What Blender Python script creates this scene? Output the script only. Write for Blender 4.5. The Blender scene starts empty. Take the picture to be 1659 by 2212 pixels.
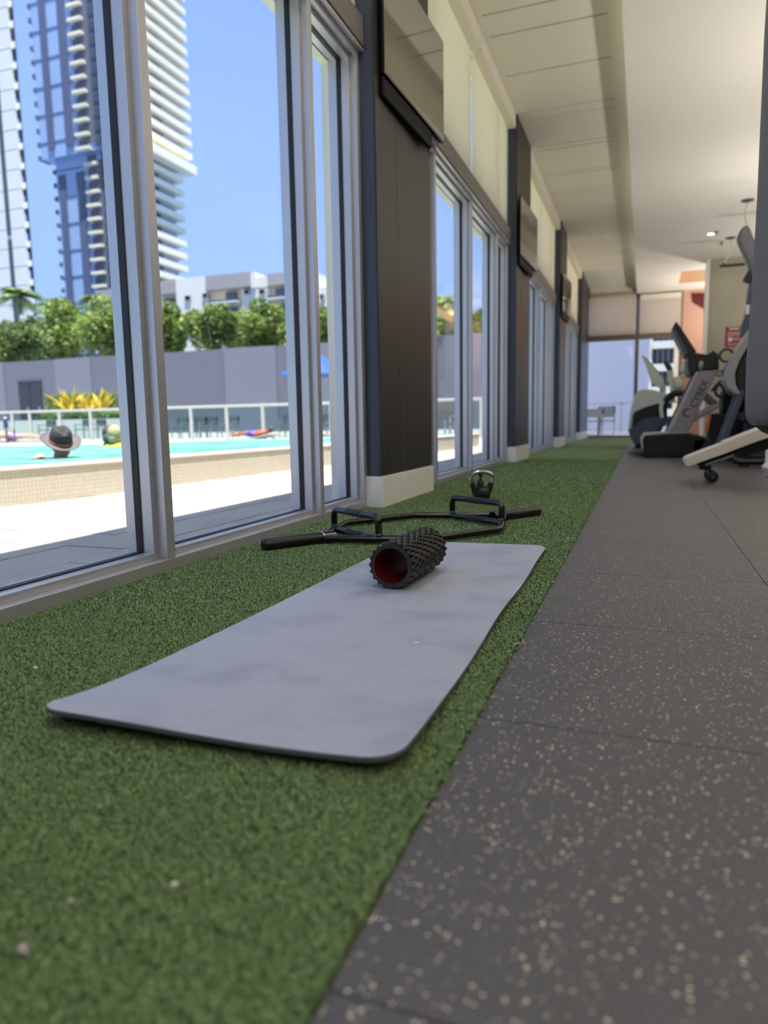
import bpy, bmesh, math, random
import numpy as np
from mathutils import Vector, Matrix

SC = bpy.context.scene
COL = SC.collection
PI = math.pi
random.seed(7)
RNG = np.random.default_rng(11)

# ------------------------------------------------------------------ camera
F_PX, PITCH, YAW, ROLL, CAM_H = 1508.6, 0.127047, -0.354923, -0.0172815, 0.5
W_PX, H_PX = 1659.0, 2212.0


def _rot():
    cy, sy = math.cos(YAW), math.sin(YAW)
    ry = np.array([[cy, -sy, 0], [sy, cy, 0], [0, 0, 1]])
    b = np.array([[1, 0, 0], [0, 0, -1], [0, 1, 0.]])
    cp, sp = math.cos(PITCH), math.sin(PITCH)
    rp = np.array([[1, 0, 0], [0, cp, -sp], [0, sp, cp]])
    cr, sr = math.cos(ROLL), math.sin(ROLL)
    rr = np.array([[cr, -sr, 0], [sr, cr, 0], [0, 0, 1]])
    return rr @ rp @ b @ ry


RM = _rot()                      # world -> (right, down, forward)


def ray(px, py):
    return RM.T @ np.array([(px - W_PX / 2) / F_PX, (py - H_PX / 2) / F_PX, 1.0])


def at(px, py, Y):               # pixel -> point on the vertical plane y = Y
    d = ray(px, py)
    p = d * (Y / d[1])
    return (p[0], Y, p[2] + CAM_H)


def on(px, py, z=0.0):           # pixel -> point on the level plane z
    d = ray(px, py)
    t = (z - CAM_H) / d[2]
    return (d[0] * t, d[1] * t, z)


cam = bpy.data.cameras.new('camera')
camo = bpy.data.objects.new('camera', cam)
COL.objects.link(camo)
cam.sensor_fit = 'VERTICAL'
cam.sensor_height = 36.0
cam.lens = F_PX / H_PX * 36.0
cam.clip_start, cam.clip_end = 0.05, 2000
Rc = Matrix(((RM[0][0], -RM[1][0], -RM[2][0]), (RM[0][1], -RM[1][1], -RM[2][1]), (RM[0][2], -RM[1][2], -RM[2][2])))
camo.matrix_world = Matrix.Translation((0, 0, CAM_H)) @ Rc.to_4x4()
cam.dof.use_dof = True
cam.dof.focus_distance = 2.25
cam.dof.aperture_fstop = 2.2
SC.camera = camo

# ------------------------------------------------------------------ world, sun, exposure
SC.view_settings.view_transform = 'Standard'
SC.view_settings.look = 'None'
SC.view_settings.gamma = 1.0
SC.view_settings.use_curve_mapping = False
SC.view_settings.exposure = 0.88

wd = bpy.data.worlds.new('sky')
SC.world = wd
wd.use_nodes = True
nt = wd.node_tree
nt.nodes.clear()
tc = nt.nodes.new('ShaderNodeTexCoord')
sp_ = nt.nodes.new('ShaderNodeSeparateXYZ')
rp_ = nt.nodes.new('ShaderNodeValToRGB')
bg = nt.nodes.new('ShaderNodeBackground')
wo = nt.nodes.new('ShaderNodeOutputWorld')
nt.links.new(tc.outputs['Generated'], sp_.inputs[0])
nt.links.new(sp_.outputs['Z'], rp_.inputs[0])
nt.links.new(rp_.outputs[0], bg.inputs[0])
nt.links.new(bg.outputs[0], wo.inputs[0])
cr_ = rp_.color_ramp
cr_.elements[0].position = 0.0
cr_.elements[0].color = (0.37, 0.58, 0.97, 1)
cr_.elements[1].position = 1.0
cr_.elements[1].color = (0.20, 0.35, 0.80, 1)
e_ = cr_.elements.new(0.25)
e_.color = (0.33, 0.51, 0.95, 1)
e_ = cr_.elements.new(0.6)
e_.color = (0.26, 0.42, 0.88, 1)
bg.inputs[1].default_value = 0.70

sun = bpy.data.lights.new('sun', 'SUN')
sun.energy = 9.0
sun.angle = 0.01
sun.color = (1.0, 0.95, 0.87)
suno = bpy.data.objects.new('sun', sun)
COL.objects.link(suno)
suno.rotation_euler = Vector((0.15, -0.15, 0.975)).to_track_quat('Z', 'Y').to_euler()

LAMP_W = 4.0                     # and the uplights                     # watts of each added ceiling lamp
UP_W = 24.0
LAMP_COL = (1.0, 0.95, 0.88)

# ------------------------------------------------------------------ materials
MATS = {}


def lin(r, g, b):
    f = lambda c: ((c / 255 + 0.055) / 1.055) ** 2.4 if c > 10 else c / 255 / 12.92
    return (f(r), f(g), f(b), 1)


def nodes_of(name):
    m = bpy.data.materials.new(name)
    m.use_nodes = True
    MATS[name] = m
    n = m.node_tree.nodes
    return m, n, m.node_tree.links, n['Principled BSDF']


def plain(name, col, rough=0.5, metal=0.0, spec=0.5, var=0.10, scale=8.0, bump=0.0, bscale=None, stretch=None, ior=None, coat=0.0):
    """principled material with a faint noise in its own colour and, if asked, fine relief"""
    m, n, l, p = nodes_of(name)
    t = n.new('ShaderNodeTexCoord')
    src = t.outputs['Object']
    if stretch:
        mp = n.new('ShaderNodeMapping')
        mp.inputs['Scale'].default_value = stretch
        l.new(src, mp.inputs[0])
        src = mp.outputs[0]
    nz = n.new('ShaderNodeTexNoise')
    nz.inputs['Scale'].default_value = scale
    nz.inputs['Detail'].default_value = 4
    l.new(src, nz.inputs['Vector'])
    mx = n.new('ShaderNodeMix')
    mx.data_type = 'RGBA'
    mx.inputs['A'].default_value = tuple(c * (1 - var) for c in col[:3]) + (1,)
    mx.inputs['B'].default_value = tuple(min(1, c * (1 + var)) for c in col[:3]) + (1,)
    l.new(nz.outputs['Fac'], mx.inputs['Factor'])
    l.new(mx.outputs['Result'], p.inputs['Base Color'])
    p.inputs['Roughness'].default_value = rough
    p.inputs['Metallic'].default_value = metal
    p.inputs['Specular IOR Level'].default_value = spec
    if ior:
        p.inputs['IOR'].default_value = ior
    if coat:
        p.inputs['Coat Weight'].default_value = coat
        p.inputs['Coat Roughness'].default_value = 0.05
    if bump:
        n2 = n.new('ShaderNodeTexNoise')
        n2.inputs['Scale'].default_value = bscale or scale * 6
        n2.inputs['Detail'].default_value = 3
        l.new(src, n2.inputs['Vector'])
        bp = n.new('ShaderNodeBump')
        bp.inputs['Strength'].default_value = bump
        bp.inputs['Distance'].default_value = 0.004
        l.new(n2.outputs['Fac'], bp.inputs['Height'])
        l.new(bp.outputs[0], p.inputs['Normal'])
    return m


def glass_mat(name, tint, ior=1.45):
    m = bpy.data.materials.new(name)
    m.use_nodes = True
    MATS[name] = m
    n, l = m.node_tree.nodes, m.node_tree.links
    n.clear()
    o = n.new('ShaderNodeOutputMaterial')
    mx = n.new('ShaderNodeMixShader')
    tr = n.new('ShaderNodeBsdfTransparent')
    gl = n.new('ShaderNodeBsdfGlossy')
    fr = n.new('ShaderNodeFresnel')
    fr.inputs['IOR'].default_value = ior
    tr.inputs[0].default_value = (*tint, 1)
    gl.inputs['Roughness'].default_value = 0.0
    gl.inputs[0].default_value = (0.9, 0.95, 1, 1)
    ge = n.new('ShaderNodeNewGeometry')      # only the outer face of a pane mirrors
    inv = n.new('ShaderNodeMath')
    inv.operation = 'SUBTRACT'
    inv.inputs[0].default_value = 1.0
    l.new(ge.outputs['Backfacing'], inv.inputs[1])
    mu = n.new('ShaderNodeMath')
    mu.operation = 'MULTIPLY'
    l.new(fr.outputs[0], mu.inputs[0])
    l.new(inv.outputs[0], mu.inputs[1])
    l.new(mu.outputs[0], mx.inputs[0])
    l.new(tr.outputs[0], mx.inputs[1])
    l.new(gl.outputs[0], mx.inputs[2])
    l.new(mx.outputs[0], o.inputs[0])
    return m


def emit_mat(name, col, s):
    m = bpy.data.materials.new(name)
    m.use_nodes = True
    MATS[name] = m
    n, l = m.node_tree.nodes, m.node_tree.links
    n.clear()
    o = n.new('ShaderNodeOutputMaterial')
    e = n.new('ShaderNodeEmission')
    e.inputs[0].default_value = (*col, 1)
    e.inputs[1].default_value = s
    l.new(e.outputs[0], o.inputs[0])


glass_mat('glass', (0.95, 0.97, 0.97), 1.25)
glass_mat('rail_glass', (0.78, 0.88, 0.87), 1.3)
emit_mat('lamp_glow', (1.0, 0.94, 0.85), 9.0)

plain('aluminium', lin(190,190,196), 0.38, 0.6, var=0.04, scale=5)
plain('gasket', lin(16, 17, 20), 0.5)
plain('transom_bronze', lin(118,113,106), 0.4, 0.3, var=0.05)
plain('white_paint', lin(236, 235, 230), 0.45, var=0.05, scale=12)
plain('soffit_paint', lin(236,230,212), 0.7, var=0.03, scale=1.5)
plain('ceiling_paint', lin(234,226,216), 0.8, var=0.03, scale=1.0)
plain('wall_paint', lin(98, 94, 92), 0.8, var=0.03, scale=1.0)
plain('slot_dark', lin(96, 90, 76), 0.8)
plain('concrete', lin(176,170,152), 0.85, var=0.22, scale=2.6, bump=0.3, bscale=30)
plain('terracotta', lin(206,162,142), 0.8, var=0.05, scale=2)
plain('oxblood', lin(96, 22, 22), 0.7, var=0.05)
plain('coffer_tan', lin(216,188,160), 0.8, var=0.05)
plain('blue_lit_side', lin(62, 68, 88), 0.35, var=0.15, scale=3)
plain('black_metal', lin(22, 22, 24), 0.33, 0.2, var=0.15)
plain('black_gloss', lin(13, 13, 15), 0.17, 0.1, spec=0.7, var=0.1)
plain('black_plastic', lin(17,18,22), 0.42, var=0.15)
plain('knurled', lin(58, 58, 62), 0.5, 0.5, var=0.25, scale=900, bump=0.9, bscale=1400)
plain('chrome', lin(205, 205, 206), 0.1, 1.0, var=0.02)
plain('steel_ring', lin(190, 185, 170), 0.25, 0.9, var=0.05)
plain('silver_paint', lin(158,156,158), 0.35, 0.35, var=0.04)
plain('silver_dark', lin(100,100,103), 0.4, 0.4, var=0.05)
plain('edge_silver', lin(190, 188, 192), 0.35, 0.2)
plain('pale_shell', lin(196, 200, 190), 0.4, var=0.04)
plain('pad_cream', lin(205, 198, 182), 0.5, var=0.06, scale=20, bump=0.2)
plain('slate_metal', lin(76, 82, 98), 0.4, 0.3, var=0.08)
plain('cable_brown', lin(104, 84, 66), 0.6)
plain('orange_plastic', lin(225, 120, 40), 0.4)
plain('sign_red', lin(150, 24, 52), 0.4)
plain('print_white', lin(230, 220, 220), 0.5)
plain('logo_dark', lin(54, 54, 60), 0.5)
plain('stitch', lin(168, 166, 162), 0.7)
plain('leather', lin(110,100,96), 0.55, var=0.12, scale=14, bump=0.35, bscale=160)
plain('leather_dark', lin(32, 36, 40), 0.5, var=0.2, scale=30, bump=0.5, bscale=120)
plain('roller_foam', lin(40, 39, 38), 0.27, spec=0.55, var=0.12, scale=40)
plain('roller_core', lin(92, 6, 10), 0.6, spec=0.08, var=0.08)
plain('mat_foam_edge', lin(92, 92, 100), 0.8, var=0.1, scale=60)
plain('lint', lin(190, 178, 178), 0.95, var=0.2, scale=200, bump=0.8, bscale=400)
plain('fluff_white', lin(240, 238, 232), 0.9)
plain('thread_white', lin(225, 226, 205), 0.8)
# outdoors
plain('paver_stone', lin(176,166,153), 0.75, var=0.10, scale=3.0, bump=0.25, bscale=40)
plain('joint_sand', lin(84,76,66), 0.9)
plain('deck_stone', lin(152,148,140), 0.8, var=0.05, scale=0.8)
plain('deck_stone_shaded', lin(72,74,84), 0.8, var=0.04)
plain('coping', lin(214,205,188), 0.6, var=0.05, scale=3)
plain('rail_white', lin(190,187,180), 0.4, var=0.03)
plain('rail_grey', lin(150, 152, 158), 0.4, 0.3)
plain('planter_white', lin(200,198,192), 0.7, var=0.04)
plain('panel_grey', lin(98,101,114), 0.8, var=0.03, scale=0.4)
plain('panel_grey_light', lin(110,114,128), 0.8, var=0.03, scale=0.4)
plain('door_slate', lin(42,46,58), 0.6, var=0.06)
plain('stucco_white', lin(205,203,196), 0.85, var=0.04, scale=0.2)
plain('stucco_warm', lin(232, 226, 212), 0.85, var=0.03, scale=2)
plain('stucco_grey', lin(148,142,142), 0.85, var=0.04, scale=0.2)
plain('stucco_cream', lin(205,186,158), 0.85, var=0.04)
plain('window_dark', lin(62, 72, 86), 0.2, spec=0.6, var=0.15, scale=0.6)
plain('rail_dark', lin(66, 72, 82), 0.5, var=0.1)
plain('curtain_blue', lin(150,172,208), 0.35, 0.12, var=0.12, scale=0.08)
plain('tower_grey', lin(88,94,110), 0.6, var=0.05, scale=0.1)
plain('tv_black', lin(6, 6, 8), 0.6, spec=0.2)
plain('tower_strip', lin(78,88,116), 0.5, var=0.05, scale=0.1)
plain('tower_slab', lin(232,222,198), 0.7, var=0.04, scale=0.1)
plain('lavender_wall', lin(146,150,172), 0.85, var=0.02, scale=0.3)
plain('umbrella_blue', lin(16,72,160), 0.7, var=0.06)
plain('skin', lin(186,136,114), 0.55, var=0.06, scale=20)
plain('skin_tan', lin(146,84,58), 0.5, var=0.08, scale=20)
plain('hat_felt', lin(86,79,82), 0.85, var=0.15, scale=25)
plain('hat_dark', lin(46,43,46), 0.85, var=0.15, scale=25)
plain('hat_band', lin(146,90,56), 0.7)
plain('hair_dark', lin(58, 52, 48), 0.7, var=0.2, scale=60)
plain('hair_sand', lin(150, 138, 104), 0.7, var=0.2, scale=60)
plain('cap_green', lin(44, 66, 56), 0.7)
plain('swim_neon', lin(140,166,40), 0.6)
plain('swim_blue', lin(36, 86, 190), 0.6)
plain('swim_purple', lin(150, 120, 190), 0.6)
plain('towel_white', lin(160,160,158), 0.85)
plain('lounger_grey', lin(96,98,102), 0.6)
plain('bottle_navy', lin(44, 52, 92), 0.3)
plain('bark', lin(150, 132, 112), 0.9, var=0.2, scale=6, bump=0.4)
plain('thatch_tan', lin(206, 168, 110), 0.8, var=0.15, scale=3)


def leaf_mat(name, a, b, scale):
    m, n, l, p = nodes_of(name)
    t = n.new('ShaderNodeTexCoord')
    nz = n.new('ShaderNodeTexNoise')
    nz.inputs['Scale'].default_value = scale
    nz.inputs['Detail'].default_value = 2
    l.new(t.outputs['Object'], nz.inputs['Vector'])
    r = n.new('ShaderNodeValToRGB')
    r.color_ramp.elements[0].position = 0.32
    r.color_ramp.elements[0].color = a
    r.color_ramp.elements[1].position = 0.68
    r.color_ramp.elements[1].color = b
    l.new(nz.outputs['Fac'], r.inputs[0])
    l.new(r.outputs[0], p.inputs['Base Color'])
    p.inputs['Roughness'].default_value = 0.55
    # thin leaves let light through
    o = n['Material Output']
    ts = n.new('ShaderNodeBsdfTranslucent')
    l.new(r.outputs[0], ts.inputs[0])
    mx = n.new('ShaderNodeMixShader')
    mx.inputs[0].default_value = 0.35
    l.new(p.outputs[0], mx.inputs[1])
    l.new(ts.outputs[0], mx.inputs[2])
    l.new(mx.outputs[0], o.inputs[0])
    return m


leaf_mat('leaf_fresh', lin(72, 96, 44), lin(150, 170, 84), 0.9)
leaf_mat('leaf_deep', lin(60, 84, 50), lin(128, 148, 84), 0.9)
leaf_mat('leaf_yellow', lin(150, 140, 30), lin(214, 184, 60), 2.0)
leaf_mat('leaf_hedge', lin(70, 94, 46), lin(136, 154, 86), 1.5)


def blind_mat(name, col, tr):
    m, n, l, p = nodes_of(name)
    t = n.new('ShaderNodeTexCoord')
    w = n.new('ShaderNodeTexNoise')
    mp = n.new('ShaderNodeMapping')
    mp.inputs['Scale'].default_value = (3, 9, 0.6)
    l.new(t.outputs['Object'], mp.inputs[0])
    l.new(mp.outputs[0], w.inputs['Vector'])
    w.inputs['Scale'].default_value = 2.2
    mx = n.new('ShaderNodeMix')
    mx.data_type = 'RGBA'
    mx.inputs['A'].default_value = tuple(c * 0.95 for c in col[:3]) + (1,)
    mx.inputs['B'].default_value = col
    l.new(w.outputs['Fac'], mx.inputs['Factor'])
    l.new(mx.outputs['Result'], p.inputs['Base Color'])
    p.inputs['Roughness'].default_value = 0.9
    ts = n.new('ShaderNodeBsdfTranslucent')
    l.new(mx.outputs['Result'], ts.inputs[0])
    ms = n.new('ShaderNodeMixShader')
    ms.inputs[0].default_value = tr
    l.new(p.outputs[0], ms.inputs[1])
    l.new(ts.outputs[0], ms.inputs[2])
    l.new(ms.outputs[0], n['Material Output'].inputs[0])


blind_mat('blind_fabric', lin(250, 236, 212), 0.75)
blind_mat('blind_fabric_end', lin(246, 234, 218), 0.6)


def rubber_mat():
    m, n, l, p = nodes_of('rubber_fleck')
    t = n.new('ShaderNodeTexCoord')
    # fine granules
    nz = n.new('ShaderNodeTexNoise')
    nz.inputs['Scale'].default_value = 420
    nz.inputs['Detail'].default_value = 3
    l.new(t.outputs['Object'], nz.inputs['Vector'])
    base = n.new('ShaderNodeValToRGB')
    base.color_ramp.elements[0].position = 0.35
    base.color_ramp.elements[0].color = lin(48, 49, 54)
    base.color_ramp.elements[1].position = 0.7
    base.color_ramp.elements[1].color = lin(108, 106, 109)
    l.new(nz.outputs['Fac'], base.inputs[0])
    # pale flecks: one per voronoi cell, only some cells, odd sizes
    vo = n.new('ShaderNodeTexVoronoi')
    vo.inputs['Scale'].default_value = 165
    l.new(t.outputs['Object'], vo.inputs['Vector'])
    sx = n.new('ShaderNodeSeparateColor')
    l.new(vo.outputs['Color'], sx.inputs[0])
    mth = n.new('ShaderNodeMath')          # fleck radius by cell
    mth.operation = 'MULTIPLY_ADD'
    mth.inputs[1].default_value = 0.44
    mth.inputs[2].default_value = -0.06
    l.new(sx.outputs[0], mth.inputs[0])
    lt = n.new('ShaderNodeMath')
    lt.operation = 'LESS_THAN'
    l.new(vo.outputs['Distance'], lt.inputs[0])
    l.new(mth.outputs[0], lt.inputs[1])
    gt = n.new('ShaderNodeMath')
    gt.operation = 'GREATER_THAN'
    gt.inputs[1].default_value = 0.36
    l.new(sx.outputs[1], gt.inputs[0])
    mu = n.new('ShaderNodeMath')
    mu.operation = 'MULTIPLY'
    l.new(lt.outputs[0], mu.inputs[0])
    l.new(gt.outputs[0], mu.inputs[1])
    mx = n.new('ShaderNodeMix')
    mx.data_type = 'RGBA'
    l.new(mu.outputs[0], mx.inputs['Factor'])
    l.new(base.outputs[0], mx.inputs['A'])
    fl = n.new('ShaderNodeMix')
    fl.data_type = 'RGBA'
    fl.inputs['A'].default_value = lin(170, 158, 138)
    fl.inputs['B'].default_value = lin(226, 212, 188)
    l.new(sx.outputs[2], fl.inputs['Factor'])
    l.new(fl.outputs['Result'], mx.inputs['B'])
    l.new(mx.outputs['Result'], p.inputs['Base Color'])
    p.inputs['Roughness'].default_value = 0.42
    p.inputs['Specular IOR Level'].default_value = 0.5
    bp = n.new('ShaderNodeBump')
    bp.inputs['Strength'].default_value = 0.6
    bp.inputs['Distance'].default_value = 0.0015
    l.new(nz.outputs['Fac'], bp.inputs['Height'])
    l.new(bp.outputs[0], p.inputs['Normal'])


rubber_mat()


def turf_mats():
    m, n, l, p = nodes_of('turf_base')
    t = n.new('ShaderNodeTexCoord')
    nz = n.new('ShaderNodeTexNoise')
    nz.inputs['Scale'].default_value = 260
    nz.inputs['Detail'].default_value = 3
    l.new(t.outputs['Object'], nz.inputs['Vector'])
    big = n.new('ShaderNodeTexNoise')
    big.inputs['Scale'].default_value = 2.2
    l.new(t.outputs['Object'], big.inputs['Vector'])
    r = n.new('ShaderNodeValToRGB')
    r.color_ramp.elements[0].position = 0.35
    r.color_ramp.elements[0].color = lin(86, 108, 66)
    r.color_ramp.elements[1].position = 0.66
    r.color_ramp.elements[1].color = lin(152, 172, 118)
    l.new(nz.outputs['Fac'], r.inputs[0])
    mx = n.new('ShaderNodeMix')
    mx.data_type = 'RGBA'
    mx.blend_type = 'MULTIPLY'
    mx.inputs['Factor'].default_value = 0.5
    l.new(r.outputs[0], mx.inputs['A'])
    rb = n.new('ShaderNodeValToRGB')
    rb.color_ramp.elements[0].color = (0.75, 0.78, 0.6, 1)
    rb.color_ramp.elements[1].color = (1, 1, 1, 1)
    l.new(big.outputs['Fac'], rb.inputs[0])
    l.new(rb.outputs[0], mx.inputs['B'])
    l.new(mx.outputs['Result'], p.inputs['Base Color'])
    p.inputs['Roughness'].default_value = 0.85
    p.inputs['Specular IOR Level'].default_value = 0.2
    bp = n.new('ShaderNodeBump')
    bp.inputs['Strength'].default_value = 1.0
    bp.inputs['Distance'].default_value = 0.004
    l.new(nz.outputs['Fac'], bp.inputs['Height'])
    l.new(bp.outputs[0], p.inputs['Normal'])
    m, n, l, p = nodes_of('turf_blade')
    t = n.new('ShaderNodeTexCoord')
    nz = n.new('ShaderNodeTexNoise')
    nz.inputs['Scale'].default_value = 330
    nz.inputs['Detail'].default_value = 1
    l.new(t.outputs['Object'], nz.inputs['Vector'])
    r = n.new('ShaderNodeValToRGB')
    r.color_ramp.elements[0].position = 0.3
    r.color_ramp.elements[0].color = lin(88, 111, 68)
    r.color_ramp.elements[1].position = 0.7
    r.color_ramp.elements[1].color = lin(170, 191, 142)
    e = r.color_ramp.elements.new(0.5)
    e.color = lin(117, 143, 94)
    l.new(nz.outputs['Fac'], r.inputs[0])
    l.new(r.outputs[0], p.inputs['Base Color'])
    p.inputs['Roughness'].default_value = 0.6
    p.inputs['Specular IOR Level'].default_value = 0.3


turf_mats()


def mat_foam():
    m, n, l, p = nodes_of('mat_foam')
    t = n.new('ShaderNodeTexCoord')
    mp = n.new('ShaderNodeMapping')
    mp.inputs['Scale'].default_value = (2.5, 26, 4)
    l.new(t.outputs['Object'], mp.inputs[0])
    cr = n.new('ShaderNodeTexNoise')       # creases across the mat
    cr.inputs['Scale'].default_value = 3.2
    cr.inputs['Detail'].default_value = 5
    cr.inputs['Roughness'].default_value = 0.6
    l.new(mp.outputs[0], cr.inputs['Vector'])
    st = n.new('ShaderNodeTexNoise')       # scuffs
    st.inputs['Scale'].default_value = 5
    st.inputs['Detail'].default_value = 6
    l.new(t.outputs['Object'], st.inputs['Vector'])
    r = n.new('ShaderNodeValToRGB')
    r.color_ramp.elements[0].position = 0.28
    r.color_ramp.elements[0].color = lin(146, 151, 167)
    r.color_ramp.elements[1].position = 0.5
    r.color_ramp.elements[1].color = lin(168, 173, 189)
    l.new(st.outputs['Fac'], r.inputs[0])
    rc = n.new('ShaderNodeValToRGB')
    rc.color_ramp.elements[0].position = 0.30
    rc.color_ramp.elements[0].color = (0.80, 0.80, 0.83, 1)
    rc.color_ramp.elements[1].position = 0.46
    rc.color_ramp.elements[1].color = (1, 1, 1, 1)
    l.new(cr.outputs['Fac'], rc.inputs[0])
    mx = n.new('ShaderNodeMix')
    mx.data_type = 'RGBA'
    mx.blend_type = 'MULTIPLY'
    mx.inputs['Factor'].default_value = 0.55
    l.new(r.outputs[0], mx.inputs['A'])
    l.new(rc.outputs[0], mx.inputs['B'])
    l.new(mx.outputs['Result'], p.inputs['Base Color'])
    p.inputs['Roughness'].default_value = 0.5
    p.inputs['Specular IOR Level'].default_value = 0.5
    fine = n.new('ShaderNodeTexNoise')
    fine.inputs['Scale'].default_value = 700
    l.new(t.outputs['Object'], fine.inputs['Vector'])
    ad = n.new('ShaderNodeMath')
    ad.operation = 'MULTIPLY_ADD'
    ad.inputs[1].default_value = 2.2
    l.new(cr.outputs['Fac'], ad.inputs[0])
    l.new(fine.outputs['Fac'], ad.inputs[2])
    bp = n.new('ShaderNodeBump')
    bp.inputs['Strength'].default_value = 0.35
    bp.inputs['Distance'].default_value = 0.0015
    l.new(ad.outputs[0], bp.inputs['Height'])
    l.new(bp.outputs[0], p.inputs['Normal'])


mat_foam()


def wood_mat():
    m, n, l, p = nodes_of('dark_wood')
    t = n.new('ShaderNodeTexCoord')
    mp = n.new('ShaderNodeMapping')
    mp.inputs['Scale'].default_value = (3, 9, 0.5)
    l.new(t.outputs['Object'], mp.inputs[0])
    nz = n.new('ShaderNodeTexNoise')
    nz.inputs['Scale'].default_value = 3
    nz.inputs['Detail'].default_value = 6
    l.new(mp.outputs[0], nz.inputs['Vector'])
    r = n.new('ShaderNodeValToRGB')
    r.color_ramp.elements[0].position = 0.3
    r.color_ramp.elements[0].color = lin(28, 26, 26)
    r.color_ramp.elements[1].position = 0.72
    r.color_ramp.elements[1].color = lin(56, 51, 48)
    l.new(nz.outputs['Fac'], r.inputs[0])
    l.new(r.outputs[0], p.inputs['Base Color'])
    p.inputs['Roughness'].default_value = 0.42
    p.inputs['Specular IOR Level'].default_value = 0.5


wood_mat()


def screen_mat():
    m, n, l, p = nodes_of('tv_glass')
    p.inputs['Base Color'].default_value = (0.012, 0.011, 0.012, 1)
    p.inputs['Roughness'].default_value = 0.04
    p.inputs['IOR'].default_value = 3.2
    p.inputs['Coat Weight'].default_value = 1.0
    p.inputs['Coat IOR'].default_value = 2.2


screen_mat()


def tile_mat():
    m, n, l, p = nodes_of('mosaic_tan')
    t = n.new('ShaderNodeTexCoord')
    sx = n.new('ShaderNodeSeparateXYZ')
    mp = n.new('ShaderNodeCombineXYZ')
    l.new(t.outputs['Object'], sx.inputs[0])
    l.new(sx.outputs['Y'], mp.inputs['X'])
    l.new(sx.outputs['Z'], mp.inputs['Y'])
    b = n.new('ShaderNodeTexBrick')
    b.offset = 0.0
    b.inputs['Color1'].default_value = lin(176, 169, 156)
    b.inputs['Color2'].default_value = lin(184, 177, 164)
    b.inputs['Mortar'].default_value = lin(166, 159, 146)
    b.inputs['Scale'].default_value = 1.0
    b.inputs['Brick Width'].default_value = 0.03
    b.inputs['Row Height'].default_value = 0.03
    b.inputs['Mortar Size'].default_value = 0.003
    l.new(mp.outputs[0], b.inputs['Vector'])
    l.new(b.outputs['Color'], p.inputs['Base Color'])
    p.inputs['Roughness'].default_value = 0.3
    m, n, l, p = nodes_of('pool_water')
    t = n.new('ShaderNodeTexCoord')
    nz = n.new('ShaderNodeTexNoise')
    nz.inputs['Scale'].default_value = 2.6
    nz.inputs['Detail'].default_value = 4
    l.new(t.outputs['Object'], nz.inputs['Vector'])
    r = n.new('ShaderNodeValToRGB')
    r.color_ramp.elements[0].position = 0.35
    r.color_ramp.elements[0].color = lin(66, 122, 112)
    r.color_ramp.elements[1].position = 0.65
    r.color_ramp.elements[1].color = lin(108, 160, 146)
    l.new(nz.outputs['Fac'], r.inputs[0])
    l.new(r.outputs[0], p.inputs['Base Color'])
    p.inputs['Roughness'].default_value = 0.35
    p.inputs['Specular IOR Level'].default_value = 0.25
    bp = n.new('ShaderNodeBump')
    bp.inputs['Strength'].default_value = 0.4
    bp.inputs['Distance'].default_value = 0.05
    l.new(nz.outputs['Fac'], bp.inputs['Height'])
    l.new(bp.outputs[0], p.inputs['Normal'])


tile_mat()


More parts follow.
